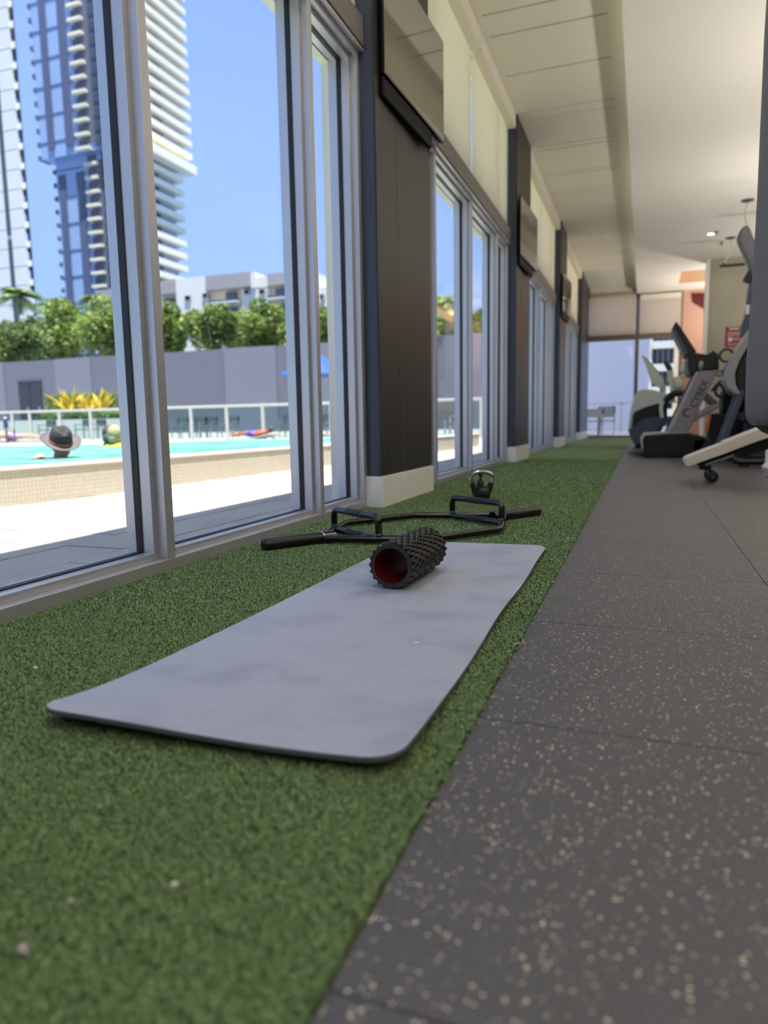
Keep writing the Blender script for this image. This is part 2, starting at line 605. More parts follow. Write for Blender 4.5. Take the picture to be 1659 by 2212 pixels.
# ------------------------------------------------------------------ mesh helpers
class MB:
    def __init__(self):
        self.v, self.f = [], []

    def add(self, vs, fs):
        o = len(self.v)
        self.v.extend([tuple(map(float, p)) for p in vs])
        self.f.extend([tuple(i + o for i in q) for q in fs])
        return self

    def box(self, x0, x1, y0, y1, z0, z1):
        vs = [(x, y, z) for x in (x0, x1) for y in (y0, y1) for z in (z0, z1)]
        return self.add(vs, [(0, 1, 3, 2), (4, 6, 7, 5), (0, 4, 5, 1), (2, 3, 7, 6), (0, 2, 6, 4), (1, 5, 7, 3)])

    def bar(self, p, q, w, h, up=(0, 0, 1)):
        p, q = Vector(p), Vector(q)
        d = (q - p).normalized()
        s = d.cross(Vector(up))
        if s.length < 1e-4:
            s = d.cross(Vector((1, 0, 0)))
        s.normalize()
        u = s.cross(d)
        vs = [e + s * a * w / 2 + u * b * h / 2 for e in (p, q) for a, b in ((-1, -1), (1, -1), (1, 1), (-1, 1))]
        return self.add(vs, [(3, 2, 1, 0), (4, 5, 6, 7), (0, 1, 5, 4), (1, 2, 6, 5), (2, 3, 7, 6), (3, 0, 4, 7)])

    def tube(self, pts, r, n=12, caps=True, closed=False):
        pts = [Vector(p) for p in pts]
        rs = r if isinstance(r, (list, tuple)) else [r] * len(pts)
        m = len(pts)
        rings, prev = [], None
        for i, p in enumerate(pts):
            if closed:
                d = (pts[(i + 1) % m] - pts[i - 1]).normalized()
            elif i == 0:
                d = (pts[1] - p).normalized()
            elif i == m - 1:
                d = (p - pts[i - 1]).normalized()
            else:
                d = ((pts[i + 1] - p).normalized() + (p - pts[i - 1]).normalized()).normalized()
            if prev is None:
                a = Vector((0, 0, 1)) if abs(d.z) < 0.9 else Vector((1, 0, 0))
                s = d.cross(a).normalized()
            else:
                s = (prev - d * prev.dot(d)).normalized()
            prev = s
            u = d.cross(s)
            rings.append([p + (s * math.cos(2 * PI * k / n) + u * math.sin(2 * PI * k / n)) * rs[i] for k in range(n)])
        vs = [v for ring in rings for v in ring]
        fs = []
        for i in range(m if closed else m - 1):
            j = (i + 1) % m
            for k in range(n):
                k2 = (k + 1) % n
                fs.append((i * n + k, i * n + k2, j * n + k2, j * n + k))
        if caps and not closed:
            fs.append(tuple(range(n - 1, -1, -1)))
            fs.append(tuple((m - 1) * n + k for k in range(n)))
        return self.add(vs, fs)

    def lathe(self, prof, c, n=24, axis=(0, 0, 1)):
        """prof = [(r, h)] about axis through c"""
        q = Vector(axis).to_track_quat('Z', 'Y')
        c = Vector(c)
        vs = []
        for r, h in prof:
            for k in range(n):
                a = 2 * PI * k / n
                vs.append(c + q @ Vector((r * math.cos(a), r * math.sin(a), h)))
        fs = []
        for i in range(len(prof) - 1):
            for k in range(n):
                k2 = (k + 1) % n
                fs.append((i * n + k, i * n + k2, (i + 1) * n + k2, (i + 1) * n + k))
        if prof[0][0] > 1e-6:
            fs.append(tuple(range(n - 1, -1, -1)))
        if prof[-1][0] > 1e-6:
            fs.append(tuple((len(prof) - 1) * n + k for k in range(n)))
        return self.add(vs, fs)

    def prism(self, xz, y0, y1):
        """outline in x,z extruded along y"""
        n = len(xz)
        area = sum(xz[i][0] * xz[(i + 1) % n][1] - xz[(i + 1) % n][0] * xz[i][1] for i in range(n))
        if area < 0:
            xz = xz[::-1]
        vs = [(x, y0, z) for x, z in xz] + [(x, y1, z) for x, z in xz]
        fs = [tuple(range(n)), tuple(range(2 * n - 1, n - 1, -1))]
        for i in range(n):
            j = (i + 1) % n
            fs.append((j, i, n + i, n + j))
        return self.add(vs, fs)

    def prism_z(self, xy, z0, z1):
        n = len(xy)
        area = sum(xy[i][0] * xy[(i + 1) % n][1] - xy[(i + 1) % n][0] * xy[i][1] for i in range(n))
        if area < 0:
            xy = xy[::-1]
        vs = [(x, y, z0) for x, y in xy] + [(x, y, z1) for x, y in xy]
        fs = [tuple(range(n - 1, -1, -1)), tuple(range(n, 2 * n))]
        for i in range(n):
            j = (i + 1) % n
            fs.append((i, j, n + j, n + i))
        return self.add(vs, fs)

    def ball(self, c, rx, ry=None, rz=None, n=14, m=9, rot=None):
        ry = rx if ry is None else ry
        rz = rx if rz is None else rz
        vs, fs = [], []
        c = Vector(c)
        for i in range(m + 1):
            t = PI * i / m
            for k in range(n):
                a = 2 * PI * k / n
                p = Vector((rx * math.sin(t) * math.cos(a), ry * math.sin(t) * math.sin(a), rz * math.cos(t)))
                if rot:
                    p = rot @ p
                vs.append(c + p)
        for i in range(m):
            for k in range(n):
                k2 = (k + 1) % n
                fs.append((i * n + k, (i + 1) * n + k, (i + 1) * n + k2, i * n + k2))
        return self.add(vs, fs)

    def build(self, name, mat, parent=None, smooth=True, angle=38, bevel=0.0, remesh=0.0, segs=2):
        base = Vector((0, 0, 0))
        root = parent
        while root is not None:
            base = base + root.location
            root = root.parent
        me = bpy.data.meshes.new(name)
        me.from_pydata([Vector(p) - base for p in self.v], [], self.f)
        me.validate()
        me.update()
        o = bpy.data.objects.new(name, me)
        COL.objects.link(o)
        me.materials.append(MATS[mat])
        if smooth:
            me.shade_smooth()
            if not remesh:
                me.set_sharp_from_angle(angle=math.radians(angle))
        if remesh:
            md = o.modifiers.new('skin', 'REMESH')
            md.mode = 'VOXEL'
            md.voxel_size = remesh
            md.use_smooth_shade = True
            sm = o.modifiers.new('soften', 'SMOOTH')
            sm.iterations = 4
        if bevel:
            md = o.modifiers.new('edge', 'BEVEL')
            md.width = bevel
            md.segments = segs
            md.limit_method = 'ANGLE'
            md.angle_limit = math.radians(40)
        if parent is not None:
            o.parent = parent
        return o


def tag(o, label=None, cat=None, group=None, kind=None):
    if label:
        o['label'] = label
    if cat:
        o['category'] = cat
    if group:
        o['group'] = group
    if kind:
        o['kind'] = kind
    return o


def root(name, loc=(0, 0, 0), label=None, cat=None, group=None, kind=None):
    o = bpy.data.objects.new(name, None)
    o.empty_display_size = 0.1
    COL.objects.link(o)
    o.location = loc
    return tag(o, label, cat, group, kind)


def copy_tree(o, loc, label=None, group=None):
    def rec(src, par):
        c = src.copy()
        COL.objects.link(c)
        if par is not None:
            c.parent = par
        for ch in [x for x in src.children]:
            rec(ch, c)
        return c
    kids = rec(o, None)
    kids.location = loc
    if label:
        kids['label'] = label
    if group:
        kids['group'] = group
    return kids


def xz(pts, Y):
    return [(at(px, py, Y)[0], at(px, py, Y)[2]) for px, py in pts]


def round_poly(pts, r, n=6):
    """rounded corners of a 2-d polygon"""
    out = []
    m = len(pts)
    for i in range(m):
        a, b, c = Vector(pts[i - 1]), Vector(pts[i]), Vector(pts[(i + 1) % m])
        u, v = (a - b), (c - b)
        ri = min(r, u.length * 0.45, v.length * 0.45)
        p, q = b + u.normalized() * ri, b + v.normalized() * ri
        for k in range(n + 1):
            t = k / n
            out.append(tuple((1 - t) ** 2 * p + 2 * t * (1 - t) * b + t * t * q))
    return out


def arc_path(pts, r, n=6):
    """polyline in 3-d with rounded corners"""
    pts = [Vector(p) for p in pts]
    out = [pts[0]]
    for i in range(1, len(pts) - 1):
        a, b, c = pts[i - 1], pts[i], pts[i + 1]
        u, v = a - b, c - b
        ri = min(r, u.length * 0.48, v.length * 0.48)
        p, q = b + u.normalized() * ri, b + v.normalized() * ri
        for k in range(n + 1):
            t = k / n
            out.append((1 - t) ** 2 * p + 2 * t * (1 - t) * b + t * t * q)
    out.append(pts[-1])
    return out


# ================================================================== THE SETTING
XW, XP = -1.53, -1.437            # window plane, face of the pilasters
Y_END, Y_BACK, X_RIGHT = 20.0, -5.0, 8.0
TURF_X = -0.25
Z_SOF, Z_CEIL = 3.95, 3.73

# floor: slab with rubber tiles on it
fl = MB().box(-1.75, X_RIGHT, Y_BACK, Y_END + 0.1, -0.25, -0.012).build('floor', 'gasket', smooth=False)
tag(fl, kind='structure')
TILE = 0.61
ylines = [1.728 + TILE * k for k in range(-4, 31)]
tile_me = {}
for j in range(len(ylines) - 1):
    y0, y1 = ylines[j], ylines[j + 1]
    if y1 > Y_END + 0.3:
        break
    ncol = 2 if y0 < 6 else 4
    for i in range(ncol):
        x0 = TURF_X + TILE * i * (1 if ncol == 2 else 1)
        key = 0
        if key not in tile_me:
            g = 0.0012
            mb = MB().box(g, TILE - g, g, TILE - g, -0.012, 0.0)
            o = mb.build('rubber_tile', 'rubber_fleck', fl, smooth=False)
            tile_me[key] = o.data
        else:
            o = bpy.data.objects.new('rubber_tile', tile_me[key])
            COL.objects.link(o)
            o.parent = fl
        o.location = (x0, y0, -0.0006 * ((i * 7 + j * 3) % 3))
# the rest of the rubber floor, off to the side and far away
MB().box(TURF_X + 2 * TILE, X_RIGHT, Y_BACK, 5.99, -0.012, -0.0008).box(TURF_X + 4 * TILE, X_RIGHT, 5.99, Y_END, -0.012, -0.0008) \
    .box(TURF_X, TURF_X + 2 * TILE, Y_BACK, ylines[0], -0.012, -0.0008).build('rubber_field', 'rubber_fleck', fl, smooth=False)

# walls that close the room
tag(MB().box(-1.75, X_RIGHT + 0.2, Y_BACK - 0.2, Y_BACK, -0.25, 4.1).build('wall_back', 'wall_paint', smooth=False), kind='structure')
tag(MB().box(X_RIGHT, X_RIGHT + 0.2, Y_BACK, Y_END, -0.25, 4.1).build('wall_right', 'wall_paint', smooth=False), kind='structure')

# ceiling: low soffit of boards with slots by the window, dropped ceiling beyond
ce = MB().box(TURF_X, 0.70, Y_BACK, Y_END, Z_CEIL, 4.1).box(0.70, 2.3, Y_BACK, 17.4, Z_CEIL, 4.1).box(0.70, 2.3, 18.95, Y_END, Z_CEIL, 4.1) \
    .box(2.3, X_RIGHT, Y_BACK, Y_END, Z_CEIL, 4.1).build('ceiling', 'ceiling_paint', smooth=False)
tag(ce, kind='structure')
cof = MB()
cof.box(0.70, 0.72, 17.4, 18.95, Z_CEIL, 4.08).box(2.28, 2.3, 17.4, 18.95, Z_CEIL, 4.08).box(0.72, 2.28, 17.4, 17.42, Z_CEIL, 4.08) \
    .box(0.72, 2.28, 18.93, 18.95, Z_CEIL, 4.08).box(0.7, 2.3, 17.4, 18.95, 4.06, 4.09)
cof.build('ceiling_coffer', 'coffer_tan', ce, smooth=False)
sof = MB().box(-1.75, -1.40, Y_BACK, Y_END, Z_SOF, 4.1).build('soffit', 'soffit_paint', smooth=False)
sof.name = 'ceiling_soffit'
tag(sof, kind='structure')
cov = [(-0.385, 4.1), (-0.385, Z_SOF), (-0.345, Z_SOF - 0.004), (-0.315, Z_SOF - 0.016), (-0.29, Z_SOF - 0.04), (-0.272, Z_SOF - 0.075),
       (-0.258, Z_SOF - 0.12), (-0.251, Z_SOF - 0.17), (TURF_X, Z_CEIL), (TURF_X, 4.1)]
MB().prism(cov, Y_BACK, Y_END).build('cove', 'soffit_paint', sof, smooth=True)
MB().box(-1.41, -0.385, Y_BACK, Y_END, 3.985, 4.1).build('slot_backing', 'slot_dark', sof, smooth=False)
slots = [-3.4, -2.5, -1.2, -0.3, 0.9, 1.9, 2.9, 3.9, 4.6, 5.05, 5.6, 6.40, 6.76, 7.54, 8.465, 8.69, 9.54, 9.68, 10.60, 10.71, 11.53, 12.44, 12.62,
         13.11, 14.0, 14.2, 15.1, 15.9, 16.1, 17.0, 17.8, 18.6]
prev = Y_BACK
for s in slots + [Y_END + 0.013]:
    MB().box(-1.40, -0.385, prev, s - 0.013, Z_SOF, 3.985).build('ceiling_board', 'soffit_paint', sof, smooth=False)
    prev = s + 0.013
tag(MB().box(-1.75, X_RIGHT + 0.2, Y_BACK - 0.2, Y_END + 0.2, 4.1, 4.5).build('roof', 'wall_paint', smooth=False), kind='structure')

# ---- window wall
BAYS = [(-4.30, -0.75), (0.30, 3.85), (4.90, 8.45), (9.50, 13.05), (14.10, 17.65)]
PIL = [(-5.0, -4.30), (-0.75, 0.30), (3.85, 4.90), (8.45, 9.50), (13.05, 14.10), (17.65, Y_END)]
MW = 0.043


def ring(mb, x0, x1, y0, y1, z0, z1, w):
    mb.box(x0, x1, y0, y0 + w, z0, z1).box(x0, x1, y1 - w, y1, z0, z1)
    mb.box(x0, x1, y0 + w, y1 - w, z0, z0 + w).box(x0, x1, y0 + w, y1 - w, z1 - w, z1)
    return mb


for bi, (y0, y1) in enumerate(BAYS):
    w = root('window_%d' % (bi + 1), (XW, y0, 0), kind='structure')
    fr = MB()
    fr.box(-1.70, XW, y0, y1, -0.02, 0.044).box(-1.70, XW, y0, y1, 2.505, 2.55)
    fr.box(-1.70, XW, y0, y0 + MW, 0.044, 2.505).box(-1.70, XW, y1 - MW, y1, 0.044, 2.505)
    fr.build('frame', 'aluminium', w, smooth=False, bevel=0.0015, segs=1)
    ms = [y1 - 3.10, y1 - 1.86 - 0.02, y1 - 0.62 - 0.02]
    for m in ms:
        MB().box(-1.70, XW, m, m + MW, 0.044, 2.505).build('mullion', 'aluminium', w, smooth=False, bevel=0.0015, segs=1)
    edges = [y0 + MW] + sum([[m, m + MW] for m in ms], []) + [y1 - MW]
    for k in range(0, len(edges), 2):
        a, b = edges[k], edges[k + 1]
        s = ring(MB(), -1.668, -1.568, a, b, 0.044, 2.505, 0.023).build('sash', 'aluminium', w, smooth=False, bevel=0.001, segs=1)
        ring(MB(), -1.638, -1.612, a + 0.0225, b - 0.0225, 0.0665, 2.4825, 0.005).build('gasket', 'gasket', s, smooth=False)
        MB().box(-1.628, -1.622, a + 0.026, b - 0.026, 0.07, 2.479).build('pane', 'glass', s, smooth=False)
    # transom and the clerestory above it
    MB().box(-1.70, -1.497, y0, y1, 2.55, 2.70).build('transom', 'transom_bronze', w, smooth=False, bevel=0.006)
    MB().box(-1.70, -1.50, y0, y1, 2.527, 2.537).build('transom_lip', 'aluminium', w, smooth=False)
    MB().box(-1.755, -1.705, y0, y1, 2.50, 2.72).build('outer_lintel', 'stucco_warm', w, smooth=False)
    cl = ring(MB(), -1.70, -1.63, y0, y1, 2.70, 3.95, 0.045)
    for m in ms:
        cl.box(-1.70, -1.63, m, m + MW, 2.745, 3.905)
    cl.build('clerestory_frame', 'aluminium', w, smooth=False)
    ce_e = [y0 + 0.045] + sum([[m, m + MW] for m in ms], []) + [y1 - 0.045]
    for k in range(0, len(ce_e), 2):
        MB().box(-1.668, -1.662, ce_e[k], ce_e[k + 1], 2.745, 3.905).build('pane', 'glass', w, smooth=False)

# roller blinds: each cloth with its valance is a thing one can take down
names = ['the bay behind the first pilaster', 'the bay behind the second pilaster', 'the bay behind the third pilaster']


def blind(y0, y1, wave0, wave1, label, group):
    r = root('roller_blind', (-1.53, y0, 2.72), label, 'blind', group)
    mb = MB()
    N = 24
    vs, fs = [], []
    for i in range(N + 1):
        t = i / N
        z = 2.70 + (3.84 - 2.70) * t
        s = math.sin(PI * min(1, t * 1.25)) ** 1.5
        a = y0 + wave0 * s
        b = y1 - wave1 * s
        for x in (-1.545, -1.542):
            vs += [(x, a, z), (x, b, z)]
    for i in range(N):
        o = i * 4
        fs += [(o + 2, o + 3, o + 7, o + 6), (o + 1, o + 0, o + 4, o + 5), (o + 0, o + 2, o + 6, o + 4), (o + 3, o + 1, o + 5, o + 7)]
    mb.add(vs, fs)
    mb.build('blind_cloth', 'blind_fabric', r)
    MB().box(-1.548, -1.538, y0 + 0.004, y1 - 0.004, 2.702, 2.722).build('hem_bar', 'blind_fabric', r, smooth=False)
    MB().box(-1.56, -1.452, y0 - 0.004, y1 + 0.004, 3.795, 3.948).build('valance', 'soffit_paint', r, smooth=False, bevel=0.004)


for bi, (y0, y1) in enumerate(BAYS):
    if bi == 0:
        continue
    place = ['nearest bay', 'bay past the first black pilaster', 'bay past the second black pilaster', 'bay past the third black pilaster'][bi - 1]
    cut = [y0 + 0.01, y1 - 1.835, y1 - 1.795, y1 - 0.575, y1 - 0.56, y1 - 0.01]
    for k, wd_ in enumerate(['first', 'middle', 'narrow last']):
        blind(cut[2 * k], cut[2 * k + 1], 0.012 if k == 1 else 0, 0.012 if k == 0 else 0,
              'pale yellow roller blind, the %s one of the %s' % (wd_, place), 'roller blinds over the clerestory windows')
MB_ = None

# pilasters: dark timber face, side coloured navy for blue window light, white plinth
for pi_, (y0, y1) in enumerate(PIL):
    p = root('wall_pilaster_%d' % (pi_ + 1), (XP, y0, 0), kind='structure')
    MB().box(-1.75, XP - 0.012, y0 + 0.004, y1, 0.0, Z_SOF).build('pilaster_core', 'blue_lit_side', p, smooth=False)
    MB().box(-1.755, -1.70, y0 - 0.015, y1 + 0.015, -0.03, 4.1).build('outer_pier', 'stucco_warm', p, smooth=False)
    nb = max(1, round((y1 - y0) / 0.35))
    for k in range(nb):
        a, b = y0 + (y1 - y0) * k / nb, y0 + (y1 - y0) * (k + 1) / nb
        MB().box(XP - 0.012, XP - (0.0 if k % 2 else 0.0006), a + 0.0008, b - 0.0008, 0.19, Z_SOF).build('cladding_panel', 'dark_wood', p, smooth=False)
    pl = MB().box(-1.70, XP + 0.012, y0 - 0.012, y1 + 0.004, 0.0, 0.185)
    pl.build('plinth', 'white_paint', p, smooth=False, bevel=0.004)

# end wall with its windows and blinds
ew = root('window_end', (0, Y_END, 0), kind='structure')
f = MB()
f.box(-1.47, 0.88, Y_END, Y_END + 0.15, -0.02, 0.05)
f.box(-1.75, 0.88, Y_END, Y_END + 0.15, 2.57, 2.74)
f.box(-1.75, -1.50, Y_END, Y_END + 0.15, 0, 4.1).box(0.82, 0.88, Y_END, Y_END + 0.15, 0, 4.1).box(-1.75, 0.88, Y_END, Y_END + 0.15, 3.69, 4.1)
f.build('frame', 'transom_bronze', ew, smooth=False)
MB().box(-0.262, -0.168, Y_END - 0.01, Y_END + 0.14, 0.05, 3.69).build('mullion', 'transom_bronze', ew, smooth=False)
for a, b in ((-1.50, -0.262), (-0.168, 0.82)):
    MB().box(a, b, Y_END + 0.07, Y_END + 0.076, 0.05, 2.57).build('pane', 'glass', ew, smooth=False)
    MB().box(a, b, Y_END + 0.07, Y_END + 0.076, 2.74, 3.69).build('pane', 'glass', ew, smooth=False)
for a, b, top, lab in ((-1.43, -0.27, 3.95, 'beige roller blind at the far end, over the left end window under the slotted soffit'),
                       (-0.16, 0.83, 3.69, 'beige roller blind at the far end, over the right end window behind the treadmill screen')):
    r = root('roller_blind', (a, Y_END - 0.03, 2.74), lab, 'blind', 'roller blinds at the far end')
    MB().box(a, b, Y_END - 0.035, Y_END - 0.03, 2.72, top - 0.12).build('blind_cloth', 'blind_fabric_end', r, smooth=False)
    MB().box(a, b, Y_END - 0.04, Y_END - 0.025, 2.70, 2.725).build('hem_bar', 'blind_fabric_end', r, smooth=False)
    MB().box(a, b, Y_END - 0.10, Y_END - 0.015, top - 0.13, top - 0.002).build('valance', 'soffit_paint', r, smooth=False)
we = MB().box(0.88, X_RIGHT, Y_END, Y_END + 0.2, -0.2, 4.1).build('wall_end', 'terracotta', smooth=False)
tag(we, kind='structure')
Yt = Y_END - 0.03
MB().prism(xz([(1494, 634), (1560, 631), (1560, 690), (1496, 653)], Yt), Yt, Y_END).build('dark_red_panel', 'oxblood', we, smooth=False)  # slanted dark red piece high on the end wall
tag(MB().box(1.145, 1.205, 16.35, 16.75, 0, Z_CEIL).build('trim_1', 'white_paint', smooth=False), kind='structure')
col = MB().box(1.205, 4.2, 16.37, 16.75, 0, Z_CEIL).build('wall_concrete', 'concrete', smooth=False)
tag(col, kind='structure')

# ================================================================== TURF
turf = MB().box(-1.56, TURF_X - 0.004, Y_BACK, Y_END, -0.012, 0.0).build('turf_strip', 'turf_base', smooth=False)
tag(turf, 'long strip of short green artificial turf running beside the windows', 'turf')


def pile(y0, y1, dens, hgt, wid):
    n = int((TURF_X + 1.53) * (y1 - y0) * dens)
    x = RNG.uniform(-1.53, TURF_X - 0.003, n)
    y = RNG.uniform(y0, y1, n)
    # nothing under the middle of the mat
    keep = ~((x > -0.88) & (x < -0.37) & (y > 1.0) & (y < 2.6))
    x, y = x[keep], y[keep]
    n = len(x)
    h = hgt * RNG.uniform(0.55, 1.1, n)
    a = RNG.uniform(0, 2 * PI, n)
    b = a + RNG.uniform(1.0, 2.1, n)
    ln = hgt * RNG.uniform(0.3, 1.1, n)
    wv = wid * RNG.uniform(0.7, 1.3, n)
    v = np.zeros((n, 4, 3), np.float32)
    cx, cy = np.cos(b) * wv / 2, np.sin(b) * wv / 2
    tx, ty = np.cos(a) * ln, np.sin(a) * ln
    v[:, 0] = np.stack([x - cx, y - cy, np.zeros(n)], 1)
    v[:, 1] = np.stack([x + cx, y + cy, np.zeros(n)], 1)
    v[:, 2] = np.stack([x + tx + cx * 0.8, y + ty + cy * 0.8, h], 1)
    v[:, 3] = np.stack([x + tx - cx * 0.8, y + ty - cy * 0.8, h * RNG.uniform(0.8, 1.1, n)], 1)
    return v


vv = np.concatenate([pile(0.36, 1.5, 190000, 0.007, 0.0022), pile(1.5, 2.8, 120000, 0.007, 0.0026), pile(2.8, 5.0, 55000, 0.007, 0.004), pile(5.0, 9.0, 18000, 0.007, 0.007)])
n = len(vv)
me = bpy.data.meshes.new('turf_pile')
me.vertices.add(n * 4)
me.vertices.foreach_set('co', vv.reshape(-1))
me.loops.add(n * 4)
me.loops.foreach_set('vertex_index', np.arange(n * 4, dtype=np.int32))
me.polygons.add(n)
me.polygons.foreach_set('loop_start', np.arange(0, n * 4, 4, dtype=np.int32))
me.update()
me.validate()
me.materials.append(MATS['turf_blade'])
tp = bpy.data.objects.new('pile', me)
COL.objects.link(tp)
tp.parent = turf
tag(tp, kind='stuff')
# frayed edge and loose threads
fray = MB()
for k in range(420):
    y = 0.8 + 5.2 * random.random() ** 1.4
    x = TURF_X - 0.004 + random.uniform(-0.004, 0.004)
    L = random.uniform(0.004, 0.011)
    a = random.uniform(-0.9, 0.9)
    fray.bar((x - 0.003, y, 0.003), (x + L * math.cos(a), y + L * math.sin(a), 0.003 + random.uniform(-0.001, 0.004)), 0.0016, 0.0012)
tag(fray.build('frayed_edge', 'turf_blade', turf, smooth=False), kind='stuff')
for px, py, L, a in ((1238, 1164, 0.03, 2.9), (1221, 1204, 0.012, 1.0), (1135, 1391, 0.012, 2.5), (1172, 1282, 0.008, 2.8), (1113, 1392, 0.012, 0.6), (1190, 1258, 0.01, 0.4)):
    p = on(px, py, 0.008)
    MB().tube([(p[0] + L * t * math.cos(a), p[1] + L * t * math.sin(a), 0.008 + 0.003 * math.sin(PI * t)) for t in (0, .25, .5, .75, 1)], 0.0009, 6).build('loose_thread', 'thread_white', turf)

# ================================================================== YOGA MAT
def mat_top(u, v):
    """u across 0..1 (left to right), v along 0..1 (near to far): centre-line x,y and height of the underside"""
    x = (-0.938 + 0.628 * u) * (1 - v) + (-0.914 + 0.580 * u) * v
    y = (0.845 + 0.028 * (u - 0.3)) * (1 - v) + (2.668 + 0.034 * u) * v
    x += 0.004 * math.sin(v * 9 + 1) * (u - 0.5)
    d = v * 1.83
    curl = 0.024 * math.exp(-(d / 0.13) ** 1.3) * (0.85 + 0.25 * math.cos(u * 4.2))
    wav = 0.004 * math.exp(-((1 - u) / 0.12)) * (1 + math.sin(v * 17))
    far = 0.006 * math.exp(-((1 - v) * 1.83 / 0.05))
    return x, y, 0.006 + curl + wav + far


def build_mat():
    NU, NV, th = 40, 110, 0.0095
    Wd, Ln, rc = 0.62, 1.83, 0.05
    uv = []
    # rows along the mat; the ends shorten to round the corners
    vs, fs = [], []
    for j in range(NV + 1):
        v = j / NV
        # denser rows near the ends
        v = 0.5 - 0.5 * math.cos(PI * v) if False else v
        d = min(v, 1 - v) * Ln
        ins = 0.0
        if d < rc:
            ins = rc - math.sqrt(max(0, rc * rc - (rc - d) ** 2))
        uv.append((v, ins / Wd))
    extra = [(0.0, rc / Wd)]
    rows = []
    for k in range(7):                       # rounded near end
        a = PI / 2 * k / 6
        rows.append(((rc - rc * math.sin(a)) / Ln, (rc - rc * math.cos(a)) / Wd))
    rows = rows[::-1]
    rows = [(d, i) for d, i in rows]
    near = sorted(rows)
    mid = [(rc / Ln + (1 - 2 * rc / Ln) * j / NV, 0.0) for j in range(1, NV)]
    farr = [(1 - d, i) for d, i in reversed(near)]
    allr = near + mid + farr
    top, bot = [], []
    for v, ins in allr:
        r1, r2 = [], []
        for i in range(NU + 1):
            u = ins + (1 - 2 * ins) * i / NU
            x, y, z = mat_top(u, v)
            r1.append(len(vs)); vs.append((x, y, z + th))
            r2.append(len(vs)); vs.append((x, y, z))
        top.append(r1)
        bot.append(r2)
    R = len(allr)
    tf, bf, ef = [], [], []
    for j in range(R - 1):
        for i in range(NU):
            tf.append((top[j][i], top[j][i + 1], top[j + 1][i + 1], top[j + 1][i]))
            bf.append((bot[j][i + 1], bot[j][i], bot[j + 1][i], bot[j + 1][i + 1]))
        ef.append((top[j][0], top[j + 1][0], bot[j + 1][0], bot[j][0]))
        ef.append((top[j + 1][NU], top[j][NU], bot[j][NU], bot[j + 1][NU]))
    for i in range(NU):
        ef.append((top[0][i + 1], top[0][i], bot[0][i], bot[0][i + 1]))
        ef.append((top[R - 1][i], top[R - 1][i + 1], bot[R - 1][i + 1], bot[R - 1][i]))
    m = MB()
    m.add(vs, tf + bf + ef)
    o = m.build('yoga_mat', 'mat_foam', None, angle=50)
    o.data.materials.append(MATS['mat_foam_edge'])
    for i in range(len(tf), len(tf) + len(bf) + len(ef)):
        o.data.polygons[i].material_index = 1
    md = o.modifiers.new('edge', 'BEVEL')
    md.width = 0.0016
    md.segments = 2
    md.limit_method = 'ANGLE'
    md.angle_limit = math.radians(50)
    return o


mat_o = build_mat()
tag(mat_o, 'pale grey foam exercise mat lying on the turf with a curled near edge', 'mat')
# small white chip lying on the mat
c = on(900, 1388, 0.0185)
tag(MB().ball((c[0], c[1], 0.0178), 0.006, 0.003, 0.0014, 10, 6).build('paper_scrap', 'fluff_white'), 'tiny white scrap lying on the grey mat', 'scrap')


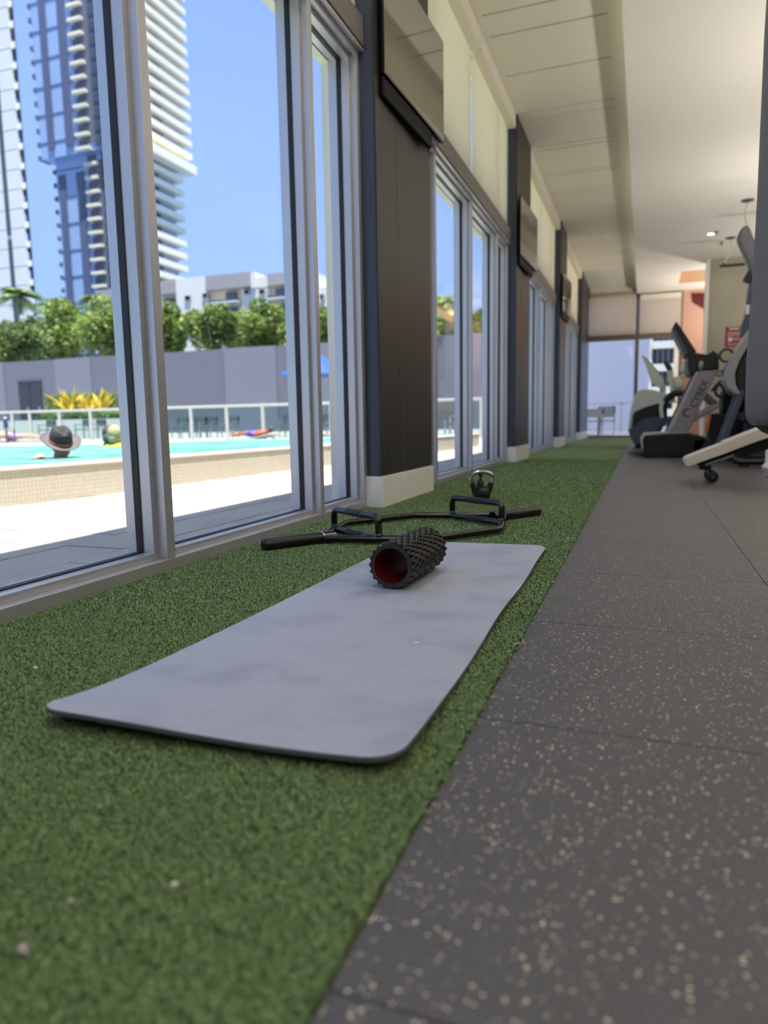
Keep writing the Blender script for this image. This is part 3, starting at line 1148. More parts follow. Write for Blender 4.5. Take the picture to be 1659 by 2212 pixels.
# ================================================================== FOAM ROLLER
def build_roller():
    C0 = Vector((-0.679, 1.882, 0.0))
    C1 = Vector((-0.679, 1.882, 0.0)) + Vector((0.012, 0.3248, 0))
    ax = (C1 - C0).normalized()
    L = (C1 - C0).length
    zc = 0.0165 + 0.0685
    side = Vector((0, 0, 1)).cross(ax).normalized()
    up = Vector((0, 0, 1))
    r = root('foam_roller', (C0.x, C0.y, 0.0165), 'black spiked massage roller with a dark red hollow core, lying on the mat', 'roller')

    def P(rad, ang, h):
        return C0 + Vector((0, 0, zc)) + ax * h + (side * math.cos(ang) + up * math.sin(ang)) * rad
    N, M = 20, 12
    RP, RR, RV = 0.0730, 0.0686, 0.0537     # peak, ridge, pit radius
    dh = L / M
    mb = MB()
    peaks = {}

    def peak(j, i):
        i %= N
        if (j, i) not in peaks:
            a = 2 * PI * (i + (0.5 if j % 2 else 0)) / N
            rad = RP if 0 < j < M else RP - 0.002
            peaks[(j, i)] = (rad, a, j * dh)
        return peaks[(j, i)]

    def mid(p, q, rad):
        a, b = p[1], q[1]
        if b - a > PI:
            b -= 2 * PI
        if a - b > PI:
            b += 2 * PI
        return (rad, (a + b) / 2, (p[2] + q[2]) / 2)
    tris = []
    for j in range(M):
        for i in range(N):
            if j % 2 == 0:
                tris.append((peak(j, i), peak(j, i + 1), peak(j + 1, i)))
                tris.append((peak(j, i + 1), peak(j + 1, i + 1), peak(j + 1, i)))
            else:
                tris.append((peak(j, i), peak(j + 1, i + 1), peak(j + 1, i)))
                tris.append((peak(j, i), peak(j, i + 1), peak(j + 1, i + 1)))
    for t in tris:
        def ridge(p, q):
            e = 0.0640 if p[2] == q[2] and (p[2] < 1e-6 or p[2] > L - 1e-6) else RR
            return mid(p, q, e)
        m01, m12, m20 = ridge(t[0], t[1]), ridge(t[1], t[2]), ridge(t[2], t[0])
        x = [math.cos(q[1]) for q in t]
        y = [math.sin(q[1]) for q in t]
        ang = math.atan2(sum(y), sum(x))
        cen = (RV, ang, sum(q[2] for q in t) / 3)
        pts = [t[0], m01, t[1], m12, t[2], m20]
        vs = [P(*q) for q in pts] + [P(*cen)]
        # slim flat ridges: inset ring just below the ridge line
        ins = []
        for q in pts:
            da = ((ang - q[1] + PI) % (2 * PI)) - PI
            ins.append(P(q[0] - 0.0004, q[1] + da * 0.17, q[2] + (cen[2] - q[2]) * 0.17))
        vs = vs[:6] + ins + [P(*cen)]
        fs = []
        for k in range(6):
            k2 = (k + 1) % 6
            fs += [(k, k2, 6 + k2, 6 + k), (6 + k, 6 + k2, 12)]
        mb.add(vs, fs)
    # closing bands at both ends
    for h, s in ((0.0, 1), (L, -1)):
        ringo = []
        jj = 0 if h == 0 else M
        for i in range(N):
            a = peak(jj, i)
            b = mid(peak(jj, i), peak(jj, i + 1), RR)
            b = (0.0640, b[1], b[2])
            ringo += [a, b]
        vo = [P(q[0], q[1], h) for q in ringo]
        vi = [P(0.0530, q[1], h) for q in ringo]
        K = len(ringo)
        fs = []
        for k in range(K):
            k2 = (k + 1) % K
            fs.append((k, K + k, K + k2, k2) if s > 0 else (k2, K + k2, K + k, k))
        mb.add(vo + vi, fs)
    mb.build('spiked_sleeve', 'roller_foam', r, smooth=False)
    # hollow red core
    core = MB()
    K = 40
    vs, fs = [], []
    for rad, h in ((0.0532, 0.003), (0.0532, L - 0.003), (0.0520, L - 0.003), (0.0520, 0.003)):
        vs += [P(rad, 2 * PI * k / K, h) for k in range(K)]
    for g in range(4):
        for k in range(K):
            k2 = (k + 1) % K
            g2 = (g + 1) % 4
            fs.append((g * K + k2, g * K + k, g2 * K + k, g2 * K + k2))
    core.add(vs, fs)
    tag(core.build('core', 'roller_core', r), 'dark red plastic core tube')


build_roller()


# ================================================================== HEX BAR
def build_hex():
    A, Bq = Vector((-1.403, 2.394, 0)), Vector((-0.502, 3.678, 0))
    u = (Bq - A).normalized()
    v = Vector((-u.y, u.x, 0))
    C = (A + Bq) / 2
    zc = 0.0265
    r = root('hex_bar', (C.x, C.y, 0), 'black hexagonal trap bar with raised handles, lying on the turf behind the roller', 'trap bar')

    def P(a, b, z=zc):
        return C + u * a + v * b + Vector((0, 0, z))
    tr = 0.0155
    hexp = [(0.515, 0.022), (0.205, 0.315), (-0.205, 0.315), (-0.515, 0.022)]
    for s in (1, -1):
        path = arc_path([P(a, b * s) for a, b in hexp], 0.035, 8)
        MB().tube(path, tr, 16).build('frame_tube', 'black_gloss', r)
    for s in (1, -1):
        sl = MB()
        q0, q1 = 0.785 * s, 0.515 * s
        sl.lathe([(0.0, 0), (0.0195, 0), (0.0255, 0.004), (0.0262, 0.006), (0.0262, 0.27), (0.0262, 0.272)], P(0.785 * s, 0), 28, axis=-u * s)
        so = sl.build('sleeve', 'black_metal', r)
        MB().lathe([(0.0, -0.001), (0.006, -0.001), (0.006, 0.002), (0.0, 0.002)], P(0.785 * s, 0), 14, axis=-u * s).build('end_bolt', 'black_gloss', so)
        MB().lathe([(0.028, 0), (0.028, 0.06), (0.0, 0.06)], P(0.517 * s, 0), 28, axis=-u * s).build('collar', 'black_gloss', r)
        MB().lathe([(0.027, 0), (0.0305, 0.001), (0.0305, 0.005), (0.027, 0.006)], P(0.520 * s, 0), 28, axis=-u * s).build('stop_ring', 'steel_ring', r)
        # low handle across, with a knurled grip
        a = 0.348 * s
        b = 0.178
        MB().tube([P(a, -b), P(a, b)], 0.0145, 16).build('cross_bar', 'black_gloss', r)
        MB().tube([P(a, -0.062), P(a, 0.062)], 0.0156, 18).build('grip', 'knurled', r)
        # raised handle
        top = 0.118
        path = arc_path([P(a, -b, zc), P(a, -b, top), P(a, b, top), P(a, b, zc)], 0.03, 8)
        MB().tube(path, 0.0145, 16).build('raised_handle', 'black_gloss', r)
        MB().tube([P(a, -0.062, top), P(a, 0.062, top)], 0.0156, 18).build('grip', 'knurled', r)
        for e in (-b, b):
            MB().lathe([(0.0185, 0.012), (0.0175, 0.018), (0.0146, 0.023)], P(a, e, zc), 16).build('weld_bead', 'black_gloss', r)


build_hex()


# ================================================================== KETTLEBELL
def build_kettlebell():
    c = Vector((-0.957, 4.39, 0))
    r = root('kettlebell', c, 'kettlebell with a chrome handle and black body, standing on the turf behind the hex bar', 'kettlebell')
    e = Vector((0.935, 0.355, 0))          # handle runs across the view

    def P(a, z, d=0.0):
        return c + e * a + Vector((-e.y, e.x, 0)) * d + Vector((0, 0, z))
    body = MB()
    body.lathe([(0.0, 0.0), (0.040, 0.0), (0.048, 0.006), (0.0535, 0.022), (0.0545, 0.04), (0.052, 0.058), (0.046, 0.074), (0.034, 0.084), (0.0, 0.087)], c, 28)
    body.build('body', 'black_plastic', r)
    for s in (-1, 1):
        MB().tube([P(0.040 * s, 0.05), P(0.052 * s, 0.082), P(0.060 * s, 0.108)], [0.024, 0.0195, 0.0165], 16).build('handle_socket', 'black_plastic', r)
    pts = [P(-0.055, 0.092), P(-0.067, 0.128), P(-0.066, 0.152), P(-0.050, 0.170), P(-0.022, 0.1775), P(0.0, 0.1785), P(0.022, 0.1775), P(0.050, 0.170), P(0.066, 0.152), P(0.067, 0.128), P(0.055, 0.092)]
    sm = []
    for i in range(len(pts) - 1):
        p0, p1, p2, p3 = pts[max(0, i - 1)], pts[i], pts[i + 1], pts[min(len(pts) - 1, i + 2)]
        for k in range(5):
            t = k / 5
            sm.append(0.5 * ((2 * p1) + (p2 - p0) * t + (2 * p0 - 5 * p1 + 4 * p2 - p3) * t * t + (3 * p1 - p0 - 3 * p2 + p3) * t ** 3))
    sm.append(pts[-1])
    tag(MB().tube(sm, 0.0115, 18).build('handle', 'chrome', r), 'polished chrome handle')
    # adjusting post with its knob in the middle of the handle
    MB().lathe([(0.021, 0.078), (0.021, 0.118), (0.018, 0.122), (0.010, 0.126), (0.006, 0.142), (0.006, 0.148), (0.015, 0.151), (0.017, 0.158), (0.014, 0.166), (0.0, 0.168)], P(-0.008, 0), 20).build('adjuster_post', 'black_plastic', r)


build_kettlebell()

# ---- small litter on the turf in front
p = on(50, 2056, 0.008)
lm = MB()
for k in range(9):
    lm.ball((p[0] + random.uniform(-.006, .006), p[1] + random.uniform(-.003, .003), 0.009 + random.uniform(-.002, .004)), random.uniform(.003, .006), random.uniform(.002, .005), random.uniform(.002, .004), 8, 5)
lo = lm.build('lint_ball', 'lint', remesh=0.0012)
tag(lo, 'small grey ball of lint on the turf in the near left corner', 'lint')
for (px, py, s, lab) in ((377, 1911, 0.0033, 'white crumb on the near turf below the front edge of the mat'),
                         (153, 1946, 0.0021, 'tiny white crumb on the near turf above the lint ball'),
                         (77, 1443, 0.004, 'white sliver lying on the turf left of the mat')):
    p = on(px, py, 0.008)
    tag(MB().ball((p[0], p[1], 0.0085), s * 1.3, s * 0.8, s * 0.7, 8, 6).build('crumb', 'fluff_white'), lab, 'crumb', 'crumbs on the turf')


# ================================================================== TELEVISIONS
def build_tv():
    y0 = 3.85
    a, b = Vector((-1.400, 3.90, 0)), Vector((-1.358, 4.995, 0))
    d = (b - a).normalized()
    nrm = Vector((d.y, -d.x, 0))
    zb, zt = 2.423, 3.085
    r = root('wall_television', (XP, 4.37, 2.4), 'large dark television on the first black pilaster', 'television', 'televisions on the pilasters')

    def slab(name, mat, s0, s1, z0, z1, t0, t1, par, bev=0.0):
        vs = []
        for t in (t0, t1):
            for s, z in ((s0, z0), (s1, z0), (s1, z1), (s0, z1)):
                p = a + d * s + nrm * t
                vs.append((p.x, p.y, z))
        return MB().add(vs, [(0, 1, 2, 3), (7, 6, 5, 4), (0, 4, 5, 1), (1, 5, 6, 2), (2, 6, 7, 3), (3, 7, 4, 0)]).build(name, mat, par, smooth=False, bevel=bev)
    L = (b - a).length
    c = slab('casing', 'tv_black', 0, L, zb, zt, -0.016, 0, r, 0.004)
    slab('screen', 'tv_glass', 0.008, L - 0.008, zb + 0.014, zt - 0.008, 0.0, 0.002, c)
    slab('bezel', 'silver_dark', 0.0, L, zb, zb + 0.011, 0.0, 0.0025, c)
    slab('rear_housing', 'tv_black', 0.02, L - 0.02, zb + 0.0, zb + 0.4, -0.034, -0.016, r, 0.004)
    slab('shade_box', 'tv_black', 0.015, 0.86, zb - 0.11, zb - 0.003, -0.034, -0.010, r, 0.008)  # black box added for the dark shade on the pilaster under the screen
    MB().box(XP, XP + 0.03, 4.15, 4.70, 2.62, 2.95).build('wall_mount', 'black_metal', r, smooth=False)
    MB().box(XP + 0.001, XP + 0.05, 4.80, 4.90, 2.37, 2.42).build('media_box', 'silver_dark', r, smooth=False)
    for k in range(3):
        yy = 4.70 + 0.035 * k
        MB().tube(arc_path([(XP + 0.02, yy, 2.62), (XP + 0.025, yy + 0.02, 2.40), (XP + 0.015, yy + 0.05, 2.33 - 0.02 * k), (XP + 0.022, yy + 0.08, 2.40)], 0.05), 0.0035, 6).build('cable', 'black_plastic', r)
    return r


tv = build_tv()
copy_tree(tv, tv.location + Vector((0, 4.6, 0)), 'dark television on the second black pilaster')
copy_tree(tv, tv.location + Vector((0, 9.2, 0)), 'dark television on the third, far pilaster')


# ================================================================== CEILING LAMPS
def ceiling_lamp(x, y, z, label, size=0.3, watt=None, group='added ceiling lamps out of the picture'):
    r = root('ceiling_lamp', (x, y, z), label, 'lamp', group)
    MB().lathe([(size / 2 + 0.02, -0.006), (size / 2 + 0.02, 0.0)], (x, y, z), 28).build('trim_ring', 'white_paint', r)
    MB().lathe([(0.0, -0.009), (size / 2, -0.009), (size / 2, -0.006)], (x, y, z), 28).build('diffuser', 'lamp_glow', r)
    ld = bpy.data.lights.new('ceiling_lamp_light', 'AREA')
    ld.shape = 'DISK'
    ld.size = size
    ld.energy = watt if watt is not None else LAMP_W
    ld.color = LAMP_COL
    lo_ = bpy.data.objects.new('ceiling_lamp_light', ld)
    COL.objects.link(lo_)
    lo_.parent = r
    lo_.location = (0, 0, -0.02)


for x, y, z in ((-0.75, -2.9, Z_SOF), (-0.75, -0.7, Z_SOF), (-0.75, 1.4, Z_SOF), (-0.75, 3.4, Z_SOF),
                (1.6, -2.5, Z_CEIL), (1.6, 0.5, Z_CEIL), (1.6, 3.5, Z_CEIL), (4.6, -1.0, Z_CEIL), (4.6, 2.5, Z_CEIL), (6.8, 6.5, Z_CEIL)):  # unseen lamps added to brighten the room
    ceiling_lamp(x, y, z, 'round ceiling lamp added out of the picture to brighten the gym')
ceiling_lamp(1.031, 14.156, Z_CEIL, 'small bright recessed downlight in the ceiling above the treadmill', 0.09, 4, None)
for x, y, lab in ((1.116, 14.03, 'small grey sprinkler head beside the downlight'), (1.27, 14.87, 'small sprinkler head farther along than the downlight')):
    r = root('sprinkler', (x, y, Z_CEIL), lab, 'sprinkler')
    MB().lathe([(0.04, 0), (0.04, -0.008), (0.012, -0.012), (0.012, -0.04), (0.0, -0.04)], (x, y, Z_CEIL), 14).build('body', 'silver_dark', r)
    MB().lathe([(0.03, -0.055), (0.03, -0.052), (0.0, -0.05)], (x, y, Z_CEIL), 14).build('deflector', 'silver_dark', r)


def pendant(x, y, z, L, side, label):
    r = root('pendant_light', (x, y, Z_CEIL), label, 'lamp')
    MB().lathe([(0.09, 0), (0.085, -0.015), (0.02, -0.035), (0.0, -0.04)], (x, y, Z_CEIL), 18).build('canopy', 'silver_dark', r)
    zz = Z_CEIL - 0.03
    pts = [(x + 0.045 * side * math.sin(PI * 1.4 * t) - 0.05 * side * t, y, zz + (z + 0.02 - zz) * t) for t in [i / 14 for i in range(15)]]
    MB().tube(pts, 0.009, 6).build('cord', 'stitch', r)
    xe = pts[-1][0]
    MB().bar((xe - 0.07, y, z), (xe - 0.07 + L, y, z), 0.05, 0.045).build('light_bar', 'black_metal', r, smooth=False, bevel=0.004)
    MB().lathe([(0.016, 0), (0.016, 0.05), (0.0, 0.055)], (xe, y, z), 10).build('stem', 'black_metal', r)


pendant(1.396, 14.6, 3.24, 0.42, 1, 'black bar pendant lamp on a curly cord in front of the concrete wall')
pendant(1.382, 12.25, 3.12, 0.5, -1, 'pendant lamp cord hanging nearest, above the grey machine arm')

def uplight(x, y, k=1.0, z=1.8):  # standing lamp added out of view to lift the ceiling's brightness
    r = root('added_uplight', (x, y, 0), 'black standing uplight added out of the picture to brighten the ceiling', 'lamp', 'added uplights out of the picture')
    MB().lathe([(0.0, 0.0), (0.16, 0.0), (0.16, 0.02), (0.03, 0.035), (0.018, 0.06), (0.018, z - 0.12), (0.05, z - 0.1), (0.15, z), (0.14, z), (0.04, z - 0.09), (0.0, z - 0.09)], (x, y, 0), 20).build('stand', 'black_metal', r)
    ld = bpy.data.lights.new('uplight', 'AREA')
    ld.shape = 'DISK'
    ld.size = 0.26
    ld.energy = UP_W * k
    ld.color = LAMP_COL
    lo_ = bpy.data.objects.new('uplight', ld)
    COL.objects.link(lo_)
    lo_.parent = r
    lo_.location = (0, 0, z + 0.005)
    lo_.rotation_euler = (PI, 0, 0)


for x, y in ((2.0, -3.0), (2.0, 0.4), (2.0, 3.8), (2.0, 7.2), (2.2, 10.6), (5.0, -1.5), (5.0, 3.0), (5.0, 7.5), (5.0, 12.0), (3.2, 14.3)):
    uplight(x, y)
uplight(2.2, 18.4, 1.9)
uplight(4.2, 18.4, 2.0)
uplight(-0.9, -3.2, 0.8)

# red notice on the concrete
ys = 16.355
sp_c = [at(px, py, ys) for px, py in ((1568, 707), (1601, 707), (1601, 749), (1568, 750))]
x0, x1 = sp_c[0][0], sp_c[0][0] + 0.33
z1, z0 = sp_c[0][2], sp_c[3][2]
sg = root('notice_sign', (x0, ys, z0), 'dark red notice with pale lettering on the concrete wall', 'sign')
MB().box(x0, x1, ys, ys + 0.014, z0, z1).build('board', 'sign_red', sg, smooth=False)
hh = z1 - z0
ln = MB()
for k, (a, b, t, th) in enumerate([(0.2, 0.75, 0.06, 0.07), (0.12, 0.88, 0.26, 0.025), (0.12, 0.8, 0.34, 0.025), (0.12, 0.88, 0.42, 0.025), (0.45, 0.88, 0.56, 0.025), (0.45, 0.85, 0.64, 0.025), (0.12, 0.85, 0.82, 0.02), (0.12, 0.7, 0.9, 0.02)]):
    ln.box(x0 + (x1 - x0) * a, x0 + (x1 - x0) * b, ys - 0.002, ys, z1 - hh * (t + th), z1 - hh * t)
ln.lathe([(0.0, 0), (0.045, 0), (0.045, 0.002)], (x0 + 0.09, ys, z1 - hh * 0.62), 18, axis=(0, -1, 0))
ln.build('printed_lines', 'print_white', sg, smooth=False)


# ================================================================== GYM MACHINES
def build_treadmill():
    Y0, Y1 = 9.62, 10.42
    r = root('treadmill', (0.4, 10.0, 0), 'silver and black treadmill with a tilted screen, standing side-on by the turf', 'treadmill')
    hood = round_poly(xz([(1391, 988), (1388, 948), (1394, 940), (1440, 937), (1486, 935), (1522, 943), (1530, 950), (1506, 988)], Y0), 0.03)
    MB().prism(hood, Y0 - 0.0, Y1).build('motor_hood', 'black_plastic', r, bevel=0.02)
    cap = round_poly(xz([(1386, 970), (1383, 948), (1390, 937), (1436, 934), (1486, 933), (1486, 937), (1440, 939), (1394, 942), (1388, 950), (1389, 970)], Y0), 0.004)
    MB().prism(cap, Y0 + 0.02, Y1 - 0.02).build('hood_trim', 'pale_shell', r, bevel=0.004)
    # running deck towards the room
    x0 = at(1506, 980, Y0)[0]
    MB().box(x0 - 0.1, x0 + 1.55, Y0 + 0.08, Y1 - 0.08, 0.13, 0.20).build('belt', 'gasket', r, smooth=False, bevel=0.01)
    for y in (Y0, Y1 - 0.09):
        MB().box(x0 - 0.05, x0 + 1.55, y, y + 0.09, 0.08, 0.225).build('side_rail', 'slate_metal', r, smooth=False, bevel=0.012)
    for x in (x0 + 0.1, x0 + 1.4):
        for y in (Y0 + 0.05, Y1 - 0.05):
            MB().lathe([(0.035, 0.0), (0.035, 0.03), (0.02, 0.03), (0.02, 0.09)], (x, y, 0), 14).build('foot', 'black_plastic', r)
    up = [(1438, 937), (1505, 799), (1551, 798), (1486, 935)]
    for k, (ya, yb) in enumerate(((Y0 + 0.02, Y0 + 0.10), (Y1 - 0.10, Y1 - 0.02))):
        sh = MB().prism(xz(up, Y0), ya, yb).build('upright', 'silver_paint' if k == 0 else 'black_plastic', r, smooth=False, bevel=0.012)  # far upright coloured black for the shade on its belt side
        # pale front edge of the upright
        if k == 0:
            MB().prism(xz([(1438, 937), (1505, 799), (1511, 799), (1446, 937)], Y0), ya - 0.004, yb + 0.004).build('upright_edge', 'edge_silver', sh, smooth=False, bevel=0.003)
        MB().bar(at(1492, 910, Y0)[0:1] + (ya + 0.04,) + at(1492, 910, Y0)[2:], at(1586, 856, Y0)[0:1] + (ya + 0.04,) + at(1586, 856, Y0)[2:], 0.05, 0.06).build('handrail_brace', 'silver_paint', r, smooth=False, bevel=0.012)
        pa, pb = at(1525, 850, Y0), at(1549, 872, Y0)
        MB().bar((pa[0], ya + 0.04, pa[2]), (pb[0], ya + 0.04, pb[2]), 0.04, 0.05).build('brace_strut', 'silver_dark', r, smooth=False, bevel=0.008)
        pc, pd = at(1505, 792, Y0), at(1590, 806, Y0)
        MB().bar((pc[0], ya + 0.04, pc[2]), (pd[0], ya + 0.04, pd[2]), 0.05, 0.045).build('handrail', 'silver_paint', r, smooth=False, bevel=0.012)
    con = round_poly(xz([(1485, 770), (1497, 762), (1520, 764), (1552, 772), (1554, 798), (1506, 801), (1494, 812), (1486, 800)], Y0), 0.03)
    MB().prism(con, Y0 + 0.0, Y1 - 0.0).build('console', 'black_plastic', r, bevel=0.02)
    scr = round_poly(xz([(1452, 708), (1461, 692), (1468, 700), (1506, 758), (1500, 768), (1482, 766)], Y0), 0.012)
    s_o = MB().prism(scr, Y0 + 0.1, Y1 - 0.1).build('screen_housing', 'black_plastic', r, bevel=0.008)
    MB().prism(xz([(1455, 710), (1458, 708), (1487, 762), (1484, 763)], Y0), Y0 + 0.085, Y0 + 0.1).build('screen_side_cover', 'silver_dark', s_o, smooth=False)
    kn = at(1514, 790, Y0)
    MB().ball((kn[0], Y0 - 0.02, kn[2]), 0.03, 0.03, 0.06).build('emergency_key', 'silver_paint', r)
    # wordmark along the upright, reading upwards
    cu = bpy.data.curves.new('lettering', 'FONT')
    cu.body = 'CYBEX'
    cu.size = 0.235
    cu.extrude = 0.001
    cu.shear = 0.0
    cu.space_character = 1.0
    cu.align_x = 'LEFT'
    cu.offset = 0.003
    tmp = bpy.data.objects.new('t', cu)
    COL.objects.link(tmp)
    dg = bpy.context.evaluated_depsgraph_get()
    mesh = bpy.data.meshes.new_from_object(tmp.evaluated_get(dg))
    bpy.data.objects.remove(tmp)
    a, b = Vector(at(1500, 881, Y0)), Vector(at(1529, 823, Y0))
    ex = (b - a).normalized()
    ez = Vector((-ex.z, 0, ex.x))
    wdt = max(v.co.x for v in mesh.vertices)
    k = (b - a).length / wdt
    for v in mesh.vertices:
        q = a + ex * v.co.x * k + ez * (v.co.y * k - 0.015) + Vector((0, -v.co.z, 0))
        v.co = (q.x - r.location.x, Y0 + 0.0185 + q.y - Y0 - r.location.y, q.z)
    mesh.materials.clear()
    mesh.materials.append(MATS['logo_dark'])
    lo2 = bpy.data.objects.new('lettering', mesh)
    COL.objects.link(lo2)
    lo2.parent = r
    # swoosh emblem under the word
    sw = MB()
    c0 = Vector(at(1489, 893, Y0))
    pts = []
    for i in range(15):
        t = -0.4 + 4.6 * i / 14
        q = c0 + ex * (0.045 * math.cos(t)) + ez * (0.05 * math.sin(t) + 0.02)
        pts.append((q.x, Y0 + 0.0185, q.z))
    sw.tube(pts, [0.004 + 0.008 * math.sin(PI * i / 14) for i in range(15)], 6)
    sw.build('emblem', 'logo_dark', r)


build_treadmill()


def build_elliptical():
    Y0, Y1 = 12.5, 13.15
    r = root('elliptical_trainer', (0.0, 12.8, 0), 'pale shelled elliptical trainer with black lower body, behind the treadmill', 'exercise machine')
    sh = xz([(1357, 926), (1362, 884), (1371, 853), (1384, 840), (1412, 842), (1440, 850), (1452, 862), (1432, 870), (1395, 880), (1370, 890), (1364, 930)], Y0)
    MB().prism(round_poly(sh, 0.05), Y0, Y1).build('shroud', 'pale_shell', r, bevel=0.03)
    lb = xz([(1363, 932), (1368, 893), (1392, 880), (1426, 870), (1440, 905), (1420, 950), (1380, 955), (1366, 948)], Y0)
    MB().prism(round_poly(lb, 0.03), Y0 - 0.03, Y1 + 0.03).build('lower_shroud', 'black_plastic', r, bevel=0.02)
    bs = xz([(1356, 928), (1372, 920), (1392, 905), (1432, 898), (1446, 905), (1420, 930), (1392, 950), (1372, 962), (1362, 945)], Y0)
    MB().prism(round_poly(bs, 0.03), Y0 - 0.08, Y1 + 0.08).build('base_cover', 'slate_metal', r, bevel=0.02)
    pz = at(1400, 966, Y0)
    MB().box(-0.1, 1.7, Y0 + 0.1, Y0 + 0.2, 0.03, 0.11).box(-0.1, 1.7, Y1 - 0.2, Y1 - 0.1, 0.03, 0.11).box(-0.12, -0.02, Y0 - 0.05, Y1 + 0.05, 0.0, 0.09).box(1.5, 1.6, Y0 - 0.05, Y1 + 0.05, 0.0, 0.09).build('floor_frame', 'black_metal', r, smooth=False, bevel=0.01)
    # crank arch
    arch = [at(px, py, Y0 - 0.06) for px, py in ((1434, 902), (1434, 880), (1440, 862), (1452, 852), (1470, 848), (1486, 850))]
    MB().tube(arc_path(arch, 0.1), 0.055, 10).build('crank_cover', 'black_plastic', r)
    ring_ = [at(px, py, Y0 - 0.1) for px, py in ((1431, 903), (1428, 889), (1428, 876), (1432, 866))]
    MB().tube(arc_path(ring_, 0.1), 0.03, 10).build('silver_band', 'pale_shell', r)
    cons = round_poly(xz([(1385, 764), (1392, 769), (1421, 803), (1430, 812), (1436, 838), (1420, 832), (1407, 822), (1401, 803), (1394, 784)], Y0), 0.02)
    MB().prism(cons, Y0 + 0.1, Y1 - 0.1).build('console', 'pale_shell', r, bevel=0.015)
    MB().prism(xz([(1391, 771), (1396, 771), (1424, 803), (1418, 805)], Y0), Y0 + 0.12, Y1 - 0.12).build('display', 'rail_dark', r, smooth=False)
    mast = [at(px, py, Y0 + 0.3) for px, py in ((1428, 870), (1432, 840), (1425, 815))]
    MB().tube(mast, 0.05, 12).build('mast', 'pale_shell', r)
    for y, dx in ((Y0 + 0.02, 0), (Y1 - 0.02, 4)):
        arm = [at(px + dx, py, y) for px, py in ((1452, 870), (1450, 830), (1446, 802), (1437, 782))]
        MB().tube(arc_path(arm, 0.1), 0.028, 10).build('swing_arm', 'pale_shell', r)
        g = [at(px + dx, py, y) for px, py in ((1437, 782), (1446, 800))]
        MB().tube(g, 0.034, 10).build('arm_grip', 'black_plastic', r)
    for px, py, q in ((1479, 795, 0.07), (1466, 828, 0.09)):
        c = at(px, py, Y0)
        MB().ball((c[0], Y0 + 0.25, c[2]), q, q, q * 1.3).build('handle_hub', 'pale_shell', r)
    MB().tube([at(1440, 822, Y0 + 0.25), at(1482, 812, Y0 + 0.25)], 0.03, 10).build('handle_bar', 'pale_shell', r)


build_elliptical()


